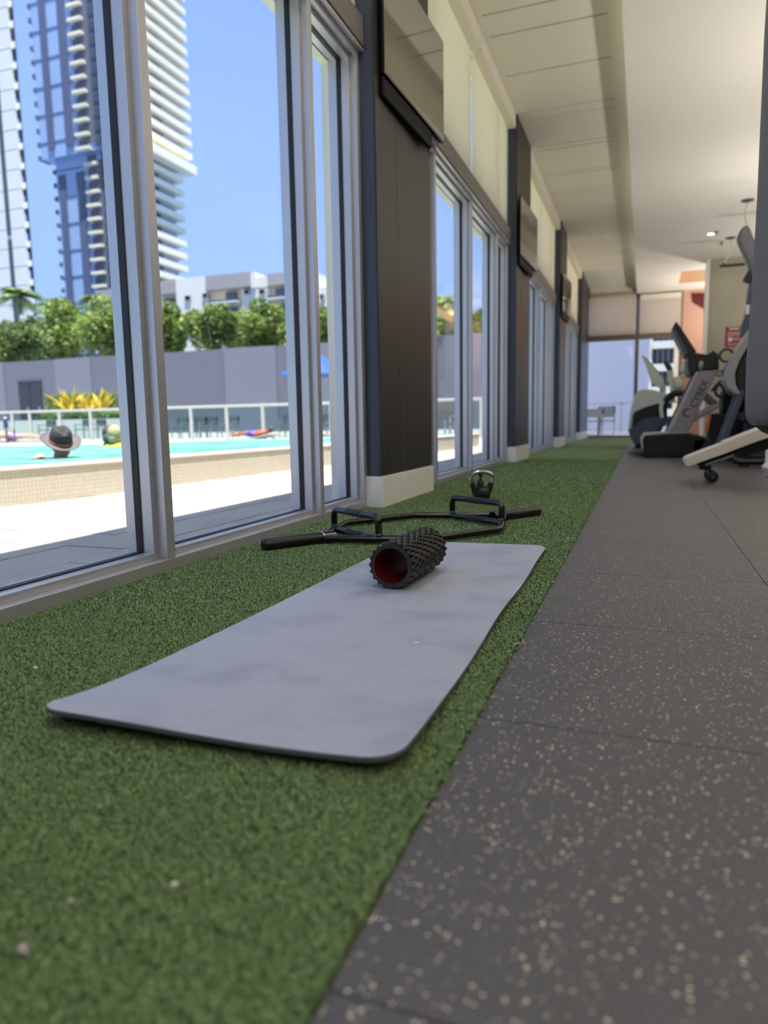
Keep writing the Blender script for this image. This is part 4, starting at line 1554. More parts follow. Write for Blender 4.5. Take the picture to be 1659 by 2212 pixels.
def build_machine():
    Y0, Y1 = 8.15, 8.6
    r = root('weight_machine', (1.1, 8.4, 0), 'weight machine with a silver shelled backrest on a slate post, behind the hanging bag', 'exercise machine')
    out = [(1628, 700), (1613, 724), (1583, 768), (1568, 796), (1564, 818), (1572, 838), (1588, 852), (1600, 852), (1590, 832), (1588, 806), (1600, 775), (1640, 712)]
    MB().prism(round_poly(xz(out, Y0), 0.03), Y0, Y1).build('backrest_shell', 'silver_paint', r, bevel=0.03)
    padp = [(1642, 712), (1602, 774), (1589, 806), (1591, 832), (1602, 850), (1622, 852), (1650, 800), (1655, 720)]
    MB().prism(round_poly(xz(padp, Y0), 0.05), Y0 + 0.015, Y1 - 0.015).build('backrest_pad', 'black_plastic', r, bevel=0.03)
    for y in (Y0 + 0.05, Y1 - 0.12):
        a, b = at(1606, 842, Y0), at(1556, 975, Y0)
        po = MB().bar((a[0], y + 0.03, a[2]), (b[0], y + 0.03, max(0.09, b[2])), 0.06, 0.13, up=(0, 1, 0)).build('post', 'slate_metal', r, smooth=False, bevel=0.008)
        for t0, t1 in ((0.12, 0.45), (0.52, 0.95)):
            p0 = Vector((a[0], y - 0.003, a[2])).lerp(Vector((b[0], y - 0.003, max(0.09, b[2]))), t0)
            p1 = Vector((a[0], y - 0.003, a[2])).lerp(Vector((b[0], y - 0.003, max(0.09, b[2]))), t1)
            MB().bar(p0, p1, 0.008, 0.035, up=(0, 1, 0)).build('post_slot', 'gasket', po, smooth=False)
    # base frame of black tube
    fx0, fx1 = 0.62, 2.2
    for y in (7.75, 8.75):
        MB().tube(arc_path([(fx0 + 0.18, y, 0.13), (fx0 + 0.26, y, 0.055), (fx1, y, 0.055)], 0.08), 0.032, 12).build('base_tube', 'black_metal', r)
    MB().tube([(fx0 + 0.35, 7.75, 0.055), (fx0 + 0.35, 8.75, 0.055)], 0.03, 12).tube([(fx1, 7.7, 0.055), (fx1, 8.8, 0.055)], 0.03, 12).build('base_tube', 'black_metal', r)
    for x in (0.95, 2.1):
        for y in (7.75, 8.75):
            MB().lathe([(0.045, 0), (0.045, 0.015), (0.02, 0.03), (0.02, 0.05)], (x, y, 0), 14).build('foot', 'black_plastic', r)
    # seat, weight shroud and the tall frame behind the bag
    MB().prism(round_poly([(0.95, 0.44), (1.6, 0.44), (1.6, 0.54), (0.95, 0.54)], 0.04), Y0, Y1).build('seat', 'black_plastic', r, bevel=0.02)
    sa = at(1532, 893, 9.0)
    MB().box(sa[0], 2.1, 9.0, 9.3, 0.03, sa[2]).build('stack_guard', 'black_plastic', r, smooth=False, bevel=0.02)
    MB().box(at(1556, 850, 9.2)[0], 2.1, 9.1, 9.3, sa[2], at(1556, 845, 9.2)[2]).build('weight_stack', 'black_metal', r, smooth=False, bevel=0.02)
    fr = [(1620, 610), (1616, 640), (1611, 680), (1602, 706), (1600, 725), (1640, 730), (1640, 610)]
    MB().prism(round_poly(xz(fr, 8.7), 0.02), 8.66, 8.86).build('mast', 'slate_metal', r, bevel=0.01)
    MB().box(1.06, 1.26, 8.66, 8.86, 0.05, 1.4).build('mast_foot', 'slate_metal', r, smooth=False, bevel=0.01)
    lb = at(1615, 668, 8.64)
    MB().box(lb[0] - 0.02, lb[0] + 0.02, 8.652, 8.66, lb[2] - 0.05, lb[2] + 0.05).build('label_plate', 'white_paint', r, smooth=False)
    arm = [(1601, 494), (1612, 486), (1619, 490), (1640, 545), (1650, 600), (1626, 600), (1616, 566), (1596, 524), (1593, 510)]
    MB().prism(round_poly(xz(arm, 8.7), 0.05), 8.68, 8.84).build('lever_arm', 'silver_dark', r, bevel=0.03)
    br = [(1617, 583), (1622, 583), (1640, 620), (1606, 604)]
    MB().prism(xz(br, 8.7), 8.70, 8.82).build('bracket', 'black_metal', r, smooth=False, bevel=0.004)
    # pulley ring, cables and the orange pin
    c = at(1569, 768, Y0 + 0.3)
    rg = [(c[0] + 0.065 * math.cos(t), Y0 + 0.3, c[2] + 0.065 * math.sin(t)) for t in [2 * PI * k / 24 for k in range(24)]]
    MB().tube(rg, 0.012, 8, closed=True).build('hand_ring', 'black_plastic', r)
    for pts in (((1537, 845), (1552, 826), (1562, 838), (1566, 855), (1552, 858), (1543, 846), (1556, 822)), ((1560, 800), (1566, 822), (1580, 850))):
        MB().tube(arc_path([at(px, py, Y0 + 0.2) for px, py in pts], 0.06), 0.014, 8).build('cable', 'black_plastic', r)
    MB().prism(xz([(1531, 895), (1537, 893), (1534, 915), (1529, 932), (1524, 925)], 8.9), 8.9, 9.0).build('stop_lever', 'orange_plastic', r, smooth=False, bevel=0.005)
    MB().prism(round_poly(xz([(1528, 766), (1541, 757), (1560, 772), (1548, 780)], Y0 + 0.5), 0.01), Y0 + 0.5, Y0 + 0.6).build('weight_knob', 'black_plastic', r, bevel=0.005)


build_machine()


def build_bench():
    Y0, Y1 = 5.86, 6.14
    r = root('exercise_bench', (0.6, 6.0, 0), 'cream padded bench sloping down to a wheeled end on the rubber floor', 'bench')
    seat = [(1478, 997), (1480, 990), (1494, 984), (1563, 958), (1566, 966), (1586, 973), (1487, 1008), (1481, 1005)]
    MB().prism(round_poly(xz(seat, Y0), 0.025), Y0, Y1).build('seat_pad', 'pad_cream', r, bevel=0.02, segs=3)
    back = [(1562, 957), (1572, 952), (1634, 928), (1700, 902), (1700, 934), (1640, 953), (1578, 976), (1566, 970)]
    MB().prism(round_poly(xz(back, Y0), 0.02), Y0, Y1).build('back_pad', 'pad_cream', r, bevel=0.02, segs=3)
    und = [(1508, 1002), (1580, 977), (1640, 955), (1700, 936), (1700, 960), (1610, 988), (1590, 984), (1520, 1009)]
    MB().prism(xz(und, Y0), Y0 + 0.06, Y1 - 0.06).build('frame', 'black_metal', r, smooth=False, bevel=0.008)
    MB().tube([at(1524, 1005, 5.9), at(1585, 984, 5.9)], 0.012, 8).build('adjuster_rod', 'silver_dark', r)
    lg = [(1508, 1003), (1536, 994), (1539, 1012), (1530, 1018), (1513, 1015)]
    MB().prism(xz(lg, Y0), Y0 + 0.07, Y1 - 0.07).build('caster_leg', 'black_metal', r, smooth=False, bevel=0.006)
    c = at(1536, 1028.5, 6.0)
    fk = at(1524, 1014, 6.0)
    for y in (Y0 + 0.02, Y1 - 0.06):
        MB().bar((fk[0], y + 0.02, fk[2]), (c[0], y + 0.02, c[2]), 0.012, 0.03, up=(0, 1, 0)).build('caster_fork', 'silver_dark', r, smooth=False)
        MB().lathe([(0.0, 0), (0.014, 0), (0.03, 0.003), (0.042, 0.004), (0.0455, 0.010), (0.0455, 0.028), (0.042, 0.034), (0.03, 0.035), (0.014, 0.038), (0.0, 0.038)], (c[0], y, 0.0462), 24, axis=(0, 1, 0)).build('wheel', 'black_plastic', r)
    MB().tube([(c[0], Y0, 0.0462), (c[0], Y1, 0.0462)], 0.008, 8).build('axle', 'silver_dark', r)
    # far foot, out of frame
    MB().tube([at(1690, 955, 6.0), (1.15, 6.0, 0.03)], 0.025, 10).tube([(1.15, 5.75, 0.026), (1.15, 6.25, 0.026)], 0.026, 10).build('rear_leg', 'black_metal', r)


build_bench()

c = on(1664, 1011, 0)
wp = root('white_post', (c[0], c[1], 0), 'white post with a flared base at the right edge beside the bench', 'post')
MB().lathe([(0.0, 0), (0.075, 0), (0.075, 0.02), (0.058, 0.035), (0.05, 0.06), (0.047, 0.9), (0.0, 0.9)], c, 20).build('tube', 'white_paint', wp)


def build_bag():
    cx, cy, R = 0.435, 2.22, 0.168
    r = root('punching_bag', (cx, cy, 2.1), 'worn grey leather punching bag hanging at the right edge, dark stitched bottom', 'punching bag')
    zb = 0.432
    prof = [(0.0, 0.432), (0.06, 0.436), (0.095, 0.444), (0.122, 0.457), (0.141, 0.475)]
    N = 64
    bt = MB().lathe([(0.0, zb)] + prof[1:], (cx, cy, 0), N)
    tag(bt.build('bottom_cap', 'leather_dark', r), 'dark bottom cap')
    body = []
    for i in range(10):
        t = i / 9
        a = t * PI / 2
        body.append((0.141 + (R - 0.141) * math.sin(a) ** 0.9, 0.475 + 0.10 * (1 - math.cos(a))))
    body += [(R + 0.001, 0.66), (R - 0.004, 0.8), (R - 0.008, 1.1), (R - 0.006, 1.5), (R - 0.010, 1.9), (R - 0.012, 2.18), (R - 0.03, 2.22), (0.0, 2.225)]
    mb = MB()
    vs, fs = [], []
    for rad, z in body:
        for k in range(N):
            a = 2 * PI * k / N
            # puckers gathered above the bottom seam
            w = math.exp(-((z - 0.49) / 0.03) ** 2) if z > 0.4 else 0
            rr = rad * (1 + 0.03 * w * math.sin(a * 21 + 2 * math.sin(a * 5)) + 0.006 * math.sin(a * 3 + z * 4))
            vs.append((cx + rr * math.cos(a), cy + rr * math.sin(a), z))
    for i in range(len(body) - 1):
        for k in range(N):
            k2 = (k + 1) % N
            fs.append((i * N + k, i * N + k2, (i + 1) * N + k2, (i + 1) * N + k))
    mb.add(vs, fs)
    mb.build('leather_body', 'leather', r, angle=60)
    st = MB()
    for k in range(96):
        a0, a1 = 2 * PI * k / 96, 2 * PI * (k + 0.6) / 96
        st.tube([(cx + 0.1435 * math.cos(a0), cy + 0.1435 * math.sin(a0), 0.4765), (cx + 0.1435 * math.cos(a1), cy + 0.1435 * math.sin(a1), 0.4765)], 0.0009, 5)
    st.build('stitching', 'stitch', r)
    for k in range(4):
        a = PI / 4 + k * PI / 2
        MB().tube([(cx + 0.14 * math.cos(a), cy + 0.14 * math.sin(a), 2.2), (cx, cy, 2.75)], 0.007, 8).build('hanging_strap', 'black_metal', r)
    MB().tube([(cx, cy, 2.72), (cx, cy, Z_CEIL)], 0.009, 8).build('chain', 'steel_ring', r)
    MB().lathe([(0.06, 0), (0.06, -0.012), (0.02, -0.03), (0.0, -0.03)], (cx, cy, Z_CEIL), 16).build('ceiling_mount', 'black_metal', r)


build_bag()

# ================================================================== OUTDOORS: deck and pool
dk = MB().box(-75, -1.70, -30, 60, -0.2, -0.04).box(-1.70, 12, Y_END + 0.2, 60, -0.2, -0.04)
deck = dk.build('ground_deck', 'joint_sand', smooth=False)
tag(deck, kind='structure')
PA, PB = (-4.25 + 0.07 * 0.0, 0.0), (-4.25 + 0.07 * 14, 14.0)     # pool wall line, x = -4.25 + 0.07 y


def pool_x(y):
    return -4.25 + 0.07 * y


pav = None
L_, W_ = 0.60, 0.30
xs = [-1.705 - W_ * i for i in range(0, 9)]
for i, x in enumerate(xs):
    y = 0.2 + (0.3 if i % 2 else 0.0)
    while y < 10.5:
        g = 0.005
        dz = random.uniform(-0.0015, 0.0015)
        if pav is None:
            pav = MB().box(-W_ + g, -g, g, L_ - g, -0.04, -0.0).build('paver', 'paver_stone', deck, smooth=False).data
            o = deck.children[0]
        else:
            o = bpy.data.objects.new('paver', pav)
            COL.objects.link(o)
            o.parent = deck
        o.location = (x, y, dz)
        y += L_
MB().box(-75, xs[-1] - W_, -30, 60, -0.04, -0.001).box(xs[-1] - W_, -1.705, 10.8, 60, -0.04, -0.001).box(xs[-1] - W_, -1.705, -30, 0.2, -0.04, -0.001) \
    .build('deck_paving', 'deck_stone', deck, smooth=False)
MB().box(-1.705, 12, Y_END + 0.2, 60, -0.04, -0.001).box(-3.2, -1.705, 22, 32, -0.0009, 0.0).build('shaded_tiles', 'deck_stone_shaded', deck, smooth=False)  # deck past the end window, shade put into its darker colour

ZW = 0.248
pool = root('pool', (-6, 6, 0), 'raised turquoise swimming pool with a tan mosaic wall outside the windows', 'pool')
near_l = [(pool_x(-8), -8.0), (pool_x(14), 14.0)]
far_l = [(-3.9, 14.0), (-5.38, 11.93), (-5.75, 11.15), (-6.69, 10.45), (-7.26, 9.55), (-7.3, 8.9), (-8.6, 8.32), (-9.2, 8.1), (-12.0, 7.2), (-16, 5.0), (-16, -8.0)]
MB().prism_z([(near_l[0][0], -8.0), (near_l[1][0], 14.0)] + far_l, 0.0, ZW).build('basin', 'pool_water', pool, smooth=False)
mw = MB()
mw.prism_z([(pool_x(-8) + 0.16, -8), (pool_x(14) + 0.16, 14), (pool_x(14) + 0.02, 14), (pool_x(-8) + 0.02, -8)], 0.0, 0.235)
mw.build('mosaic_wall', 'mosaic_tan', pool, smooth=False)
MB().prism_z([(pool_x(-8) + 0.17, -8), (pool_x(14) + 0.17, 14), (pool_x(14) - 0.02, 14), (pool_x(-8) - 0.02, -8)], 0.235, 0.252).build('coping', 'coping', pool, smooth=False, bevel=0.004)
gl = MB()
for k in range(len(far_l) - 2):
    a, b = far_l[k], far_l[k + 1]
    gl.bar((a[0], a[1], 0.15), (b[0], b[1], 0.15), 0.14, 0.2)
gl.build('far_rim', 'coping', pool, smooth=False)


# ---- glass railing beyond the pool
YR = 21.0
rail = root('glass_railing', (-14, YR, 0), 'white glass railing crossing behind the pool', 'railing')
zt = 1.205
MB().box(-30, -2.2, YR - 0.04, YR + 0.04, zt - 0.09, zt).build('top_rail', 'rail_white', rail, smooth=False, bevel=0.01)
MB().box(-30, -2.2, YR - 0.025, YR + 0.025, 0.05, 0.09).build('bottom_rail', 'rail_white', rail, smooth=False)
posts = [at(px, 920, YR)[0] for px in (28, 66, 130, 197, 270, 345, 414, 491, 569, 645, 716, 790, 860, 925, 985, 1040, 1090)]
xx = posts[0] - 1.6
while xx > -30:
    posts.insert(0, xx)
    xx -= 1.6
xx = posts[-1] + 1.3
for a in posts:
    MB().box(a - 0.05, a + 0.05, YR - 0.04, YR + 0.04, 0, zt - 0.09).build('post', 'rail_white', rail, smooth=False)
for a, b in zip(posts[:-1], posts[1:]):
    MB().box(a + 0.05, b - 0.05, YR - 0.006, YR + 0.006, 0.09, zt - 0.09).build('pane', 'rail_glass', rail, smooth=False)


# ---- foliage helpers
def leaf_cloud(center, rad, n, size, seed, blobs=None, flat=0.0):
    rg = np.random.default_rng(seed)
    c = np.array(center)
    rad = np.array(rad)
    nb = blobs or 9
    bc = rg.normal(0, 1, (nb, 3))
    bc /= np.linalg.norm(bc, axis=1)[:, None]
    bc *= (rg.uniform(0.30, 0.80, nb))[:, None]
    br = rg.uniform(0.26, 0.46, nb)
    pick = rg.integers(0, nb, n)
    d = rg.normal(0, 1, (n, 3))
    d /= np.linalg.norm(d, axis=1)[:, None]
    p = bc[pick] + d * (br[pick] * rg.uniform(0.55, 1.0, n) ** 0.5)[:, None]
    p = c + p * rad
    a = rg.normal(0, 1, (n, 3))
    a[:, 2] *= 0.7
    a /= np.linalg.norm(a, axis=1)[:, None]
    b = np.cross(a, rg.normal(0, 1, (n, 3)))
    b /= np.linalg.norm(b, axis=1)[:, None]
    s = size * rg.uniform(0.6, 1.3, n)[:, None]
    v = np.zeros((n, 4, 3))
    v[:, 0] = p - a * s
    v[:, 1] = p + b * s * 0.45
    v[:, 2] = p + a * s
    v[:, 3] = p - b * s * 0.45
    return v.reshape(-1, 3), [(4 * i, 4 * i + 1, 4 * i + 2, 4 * i + 3) for i in range(n)]


def tree(px, py_top, py_bot, half_px, Y, label, group, mat, seed, trunk=True):
    ctr = at(px, (py_top + py_bot) / 2, Y)
    t, b = at(px, py_top, Y), at(px, py_bot, Y)
    hw = at(px + half_px, py_top, Y)[0] - t[0]
    hh_ = (t[2] - b[2]) / 2
    r = root('broadleaf_tree', (ctr[0], Y, 0), label, 'tree', group)
    vs, fs = leaf_cloud((ctr[0], Y, (t[2] + b[2]) / 2), (hw * 1.2, hw * 0.8, hh_ * 1.15), 4200, 0.27 * Y / 55, seed, 18)
    MB().add(vs, fs).build('crown', mat, r, smooth=False)
    mb = MB().tube([(ctr[0], Y, 0), (ctr[0] + 0.1, Y, b[2]), (ctr[0], Y, ctr[2])], [0.22, 0.16, 0.06], 8)
    for k in range(4):
        a = k * 1.7 + seed
        mb.tube([(ctr[0] + 0.1, Y, b[2]), (ctr[0] + hw * 0.5 * math.cos(a), Y + hw * 0.5 * math.sin(a), ctr[2] + 0.2 * hh_)], [0.09, 0.03], 6)
    mb.build('trunk', 'bark', r)
    return r


def palm(px, py_crown, Y, size, label, seed, mat='leaf_deep', thatch=False, nf=14):
    rg = random.Random(seed)
    c = at(px, py_crown, Y)
    r = root('palm_tree', (c[0], Y, 0), label, 'tree')
    MB().tube([(c[0] + 0.2, Y, 0), (c[0] + 0.1, Y, c[2] * 0.5), (c[0], Y, c[2])], [0.2, 0.16, 0.13], 8).build('trunk', 'bark', r)
    for k in range(nf):
        a = 2 * PI * k / nf + rg.uniform(-.2, .2)
        el = rg.uniform(0.1, 1.1)
        L = size * rg.uniform(0.8, 1.1)
        pts = []
        for i in range(8):
            t = i / 7
            h = L * t * math.sin(el) - 0.75 * L * t * t
            q = L * t * math.cos(el * 0.6)
            pts.append(Vector((c[0] + q * math.cos(a), Y + q * math.sin(a), c[2] + h)))
        vs, fs = [], []
        sd = Vector((-math.sin(a), math.cos(a), 0))
        mb = MB().tube(pts, [0.03 * (1 - i / 9) for i in range(8)], 4)
        for i in range(1, 22):
            t = i / 22
            f0 = t * 7
            j = min(6, int(f0))
            p = pts[j].lerp(pts[j + 1], f0 - j)
            fw = (pts[j + 1] - pts[j]).normalized()
            ll = L * 0.42 * math.sin(PI * (0.15 + 0.8 * t))
            for s in (-1, 1):
                e = p + sd * s * ll + fw * ll * 0.5 - Vector((0, 0, ll * 0.35))
                mb.add([p - fw * 0.04 * L, p + fw * 0.04 * L, e], [(0, 1, 2)])
        mb.build('frond', mat, r, smooth=False)
    if thatch:
        MB().tube([at(px - 20, py_crown + 18, Y - 0.5), at(px + 14, py_crown + 38, Y - 0.5)], 0.5, 6).build('dry_frond', 'thatch_tan', r)
    return r


G = 'trees behind the grey panel wall'
for i, (px, t, b, hw, Y, m, lab) in enumerate([
        (150, 640, 790, 52, 60, 'leaf_fresh', 'tree behind the grey wall, against the blue glass tower'),
        (236, 634, 790, 54, 53, 'leaf_fresh', 'bright tree behind the grey wall, just left of the first window frame'),
        (30, 690, 800, 52, 52, 'leaf_deep', 'low dark tree behind the grey wall at the left picture edge'),
        (92, 694, 800, 46, 67, 'leaf_deep', 'low tree behind the grey wall between the white and blue towers'),
        (366, 662, 775, 40, 61, 'leaf_fresh', 'tree behind the grey wall, just right of the first window frame'),
        (458, 652, 775, 52, 53, 'leaf_fresh', 'tree in front of the middle of the low white building'),
        (566, 646, 770, 62, 60, 'leaf_fresh', 'widest round tree in front of the low white building'),
        (644, 668, 770, 40, 53, 'leaf_fresh', 'tree half hidden by the second window frame'),
        (702, 668, 765, 36, 60, 'leaf_fresh', 'tree seen through the narrow pane beside the pilaster'),
        (770, 676, 760, 50, 53, 'leaf_fresh', 'tree behind the grey wall hidden by the first pilaster'),
        (1046, 674, 745, 40, 50, 'leaf_fresh', 'hedge-like tree above the grey wall in the second bay'),
        (972, 680, 745, 46, 57, 'leaf_fresh', 'tree above the grey wall in the second bay under the palm'),
        (1110, 688, 745, 50, 64, 'leaf_fresh', 'tree above the grey wall seen through the third bay')]):
    tree(px, t, b, hw, Y, lab, G, m, 20 + i)
palm(36, 640, 72, 3.6, 'tall palm behind the grey wall in front of the white tower', 5)
palm(120, 662, 72, 3.0, 'palm with arching fronds in front of the blue tower', 6)
palm(205, 646, 80, 2.6, 'palm top showing above the trees near the window frame', 8)
palm(968, 646, 46, 1.5, 'small palm with a tan dry frond seen through the second bay', 7, 'leaf_fresh', True)

# ---- grey panel wall
YP = 45.0
pw = root('panel_wall', (-30, YP, 0), 'long wall of grey panels closing the pool terrace', 'wall')
ex_ = [at(px, 800, YP)[0] for px in (-160, -90, -40, 6, 118, 195, 258, 345, 484, 596, 690, 770, 850, 944, 1010, 1060, 1120, 1180)]
for k, (a, b) in enumerate(zip(ex_[:-1], ex_[1:])):
    off = 0.10 if k % 2 else 0.0
    MB().box(a + 0.01, b - 0.01, YP + off, YP + 0.4, -0.1, 6.05 + 0.02 * (k % 3)).build('panel', 'panel_grey' if k % 2 else 'panel_grey_light', pw, smooth=False)
d0, d1 = at(40, 826, YP), at(88, 823, YP)
dr = root('service_door', (d0[0], YP - 0.1, 0), 'dark double door in the grey panel wall', 'door')
zb_ = 0.0
mid_ = (d0[0] + d1[0]) / 2
for a, b in ((d0[0], mid_ - 0.04), (mid_ + 0.04, d1[0])):
    lf = MB().box(a, b, YP - 0.06, YP + 0.02, zb_, d0[2]).build('door_leaf', 'door_slate', dr, smooth=False)
    MB().box(b - 0.3, b - 0.2, YP - 0.14, YP - 0.06, 1.6, 2.3).build('handle', 'rail_grey', lf, smooth=False)
MB().box(d0[0] - 0.1, d1[0] + 0.1, YP - 0.08, YP, d0[2], d0[2] + 0.1).build('door_frame', 'rail_dark', dr, smooth=False)

# ---- planter, hedges and yellow plants beyond the railing
YPl = 27.0
a, b = at(-60, 908, YPl), at(284, 908, YPl)
c0 = at(70, 908, YPl)
pl = root('planter', (c0[0], YPl, 0), 'long white planter beyond the railing', 'planter')
MB().box(a[0], b[0], YPl, YPl + 0.12, 0, c0[2]).box(a[0], b[0], YPl + 1.6, YPl + 1.7, 0, c0[2]).box(a[0], a[0] + .1, YPl, YPl + 1.7, 0, c0[2]).box(b[0] - .1, b[0], YPl, YPl + 1.7, 0, c0[2]).build('planter_wall', 'planter_white', pl, smooth=False)
MB().box(a[0] + .1, b[0] - .1, YPl + 0.12, YPl + 1.6, 0, c0[2] - 0.08).build('soil', 'bark', pl, smooth=False)


def hedge(pxa, pxb, pt, pb, Y, dy, lab, seed, mat='leaf_hedge'):
    a, b = at(pxa, pt, Y), at(pxb, pb, Y)
    h = root('clipped_hedge', ((a[0] + b[0]) / 2, Y, b[2]), lab, 'hedge')
    rg = np.random.default_rng(seed)
    n = 3200
    p = np.stack([rg.uniform(a[0], b[0], n), Y + rg.uniform(0, dy, n), b[2] + (a[2] - b[2]) * rg.uniform(0, 1, n) ** 0.7], 1)
    u = rg.normal(0, 1, (n, 3)); u /= np.linalg.norm(u, axis=1)[:, None]
    w = np.cross(u, rg.normal(0, 1, (n, 3))); w /= np.linalg.norm(w, axis=1)[:, None]
    s = 0.09
    v = np.stack([p - u * s, p + w * s * .5, p + u * s, p - w * s * .5], 1).reshape(-1, 3)
    MB().add(v, [(4 * i, 4 * i + 1, 4 * i + 2, 4 * i + 3) for i in range(n)]).build('foliage', mat, h, smooth=False)
    MB().box(a[0] + .1, b[0] - .1, Y + .1, Y + dy - .1, b[2] - 0.1, a[2] - 0.12).build('twigs', 'leaf_deep', h, smooth=False)


hedge(76, 286, 893, 909, YPl + 0.3, 0.9, 'low clipped hedge in the white planter behind the railing', 3)
hedge(92, 246, 852, 948, 33.0, 1.2, 'taller pale hedge in front of the grey panel wall', 4)
for (px, py, s, lab, sd) in ((150, 866, 2.0, 'yellow leaved plant above the hedge, the larger left clump', 1), (222, 866, 1.7, 'yellow leaved plant above the hedge, the right clump', 2),
                             (188, 866, 1.4, 'yellow green plant between the two yellow clumps', 3)):
    rg = random.Random(sd)
    Yp_ = 28.9 + 0.9 * sd
    c = at(px, py + 14, Yp_)
    r = root('yellow_plant', (c[0], Yp_, 0), lab, 'plant')
    for k in range(22):
        a = rg.uniform(0, 2 * PI)
        el = rg.uniform(0.5, 1.35)
        L = s * rg.uniform(0.6, 1.0)
        d = Vector((math.cos(a) * math.cos(el), math.sin(a) * math.cos(el), math.sin(el)))
        sd_ = d.cross(Vector((0, 0, 1))).normalized()
        p0 = Vector((c[0], Yp_, c[2] - 0.3))
        tip = p0 + d * L - Vector((0, 0, 0.12 * L))
        md_ = p0 + d * L * 0.55
        MB().add([p0, md_ + sd_ * 0.13, tip, md_ - sd_ * 0.13, md_ + Vector((0, 0, .03))], [(0, 1, 4), (1, 2, 4), (2, 3, 4), (3, 0, 4)]).build('leaf', 'leaf_yellow', r, smooth=False)
    MB().tube([(c[0], Yp_, 0.0), (c[0], Yp_, c[2] - 0.2)], 0.05, 6).build('stem', 'bark', r)

# ---- blue umbrella
u0, u1, um = at(612, 814, 26), at(756, 812, 26), at(684, 765, 26)
ub = root('patio_umbrella', ((u0[0] + u1[0]) / 2, 26, 0), 'blue patio umbrella beyond the railing', 'umbrella')
cxu = (u0[0] + u1[0]) / 2
rad = (u1[0] - u0[0]) / 2
MB().lathe([(rad, u0[2] - 0.02), (rad * 0.99, u0[2] + 0.01), (rad * 0.55, u0[2] + 0.42), (rad * 0.25, um[2] - 0.12), (0.0, um[2])][::1], (cxu, 26, 0), 8).build('canopy', 'umbrella_blue', ub, smooth=False)
MB().tube([(cxu, 26, 0), (cxu, 26, um[2])], 0.03, 8).build('pole', 'rail_white', ub)
MB().lathe([(0.3, 0), (0.3, 0.06), (0.06, 0.1)], (cxu, 26, 0), 14).build('base', 'rail_grey', ub)


# ---- people. Bodies are grown from overlapping tapered limbs into one skin
def limb(mb, p, q, r0, r1, n=10):
    p, q = Vector(p), Vector(q)
    mb.tube([p.lerp(q, t) for t in (0, .33, .66, 1)], [r0 + (r1 - r0) * t for t in (0, .33, .66, 1)], n)
    mb.ball(p, r0, n=n, m=7)
    mb.ball(q, r1, n=n, m=7)


def face(mb, c, fwd, R):
    """nose, brow, chin, ears on a head of radius R looking along fwd"""
    c, fwd = Vector(c), Vector(fwd).normalized()
    sd = fwd.cross(Vector((0, 0, 1))).normalized()
    up = sd.cross(fwd)
    mb.ball(c + fwd * R * 0.95 - up * R * 0.12, R * 0.18, n=8, m=6)
    mb.ball(c + fwd * R * 0.6 - up * R * 0.85, R * 0.42, n=10, m=7)
    for s in (-1, 1):
        mb.ball(c + sd * s * R * 0.85 - up * R * 0.1, R * 0.16, R * 0.16, R * 0.26, n=8, m=6)


# man in the hat, seen from behind at the pool edge
hy = 4.62
hc = Vector(at(133, 957, hy + 0.12))
man = root('person_in_hat', (hc.x, hc.y, ZW), 'person in a grey brimmed hat seen from behind at the pool edge', 'person')
b = MB()
zs = ZW - 0.03
nb_ = Vector(at(129, 990, hy + 0.12))
b.ball((hc.x, hc.y, hc.z), 0.082, 0.095, 0.105)
limb(b, (nb_.x, nb_.y, zs + 0.0), (hc.x, hc.y, hc.z - 0.04), 0.058, 0.056)
limb(b, (nb_.x - 0.15, nb_.y + 0.02, zs - 0.05), (nb_.x + 0.15, nb_.y + 0.02, zs - 0.05), 0.065, 0.065)
limb(b, (nb_.x, nb_.y + 0.02, zs - 0.12), (nb_.x, nb_.y + 0.05, zs - 0.45), 0.16, 0.13)
hand = Vector(at(84, 997, hy - 0.08))
hand.z = ZW + 0.016
limb(b, (nb_.x - 0.16, nb_.y + 0.02, zs - 0.05), (hand.x - 0.06, hand.y + 0.16, zs - 0.06), 0.05, 0.042)
limb(b, (hand.x - 0.06, hand.y + 0.16, zs - 0.06), (hand.x, hand.y + 0.02, ZW + 0.018), 0.042, 0.028)
b.ball((hand.x + 0.02, hand.y - 0.01, ZW + 0.018), 0.045, 0.035, 0.016, n=10, m=7)
for k in range(4):
    limb(b, (hand.x + 0.0 + 0.018 * k, hand.y - 0.03, ZW + 0.018), (hand.x + 0.0 + 0.022 * k, hand.y - 0.085 + 0.006 * abs(k - 1.5), ZW + 0.012), 0.009, 0.007, 8)
limb(b, (hand.x + 0.055, hand.y + 0.0, ZW + 0.018), (hand.x + 0.095, hand.y - 0.03, ZW + 0.014), 0.01, 0.008, 8)
face(b, (hc.x, hc.y, hc.z), (-0.25, 1, 0), 0.09)
b.build('body', 'skin', man, remesh=0.006)
# hat tilted back: brim, crown, band
tilt = Vector((0.42, -0.24, 0.87)).normalized()
q = tilt.to_track_quat('Z', 'Y')
hat_c = Vector((hc.x + 0.012, hc.y - 0.022, hc.z + 0.012))
hm = MB()
vs, fs = [], []
NB = 40
for rr, zz in ((0.092, 0.004), (0.12, 0.0), (0.145, 0.002), (0.160, 0.010), (0.160, 0.005), (0.145, -0.003), (0.12, -0.005), (0.092, -0.002)):
    for k in range(NB):
        a = 2 * PI * k / NB
        lift = 0.022 * (rr / 0.160) ** 2 * abs(math.cos(a)) ** 3
        vs.append(hat_c + q @ Vector((rr * 1.02 * math.cos(a), rr * math.sin(a) * 1.05, zz + lift)))
for g in range(8):
    for k in range(NB):
        k2 = (k + 1) % NB
        g2 = (g + 1) % 8
        fs.append((g * NB + k, g * NB + k2, g2 * NB + k2, g2 * NB + k))
hm.add(vs, fs)
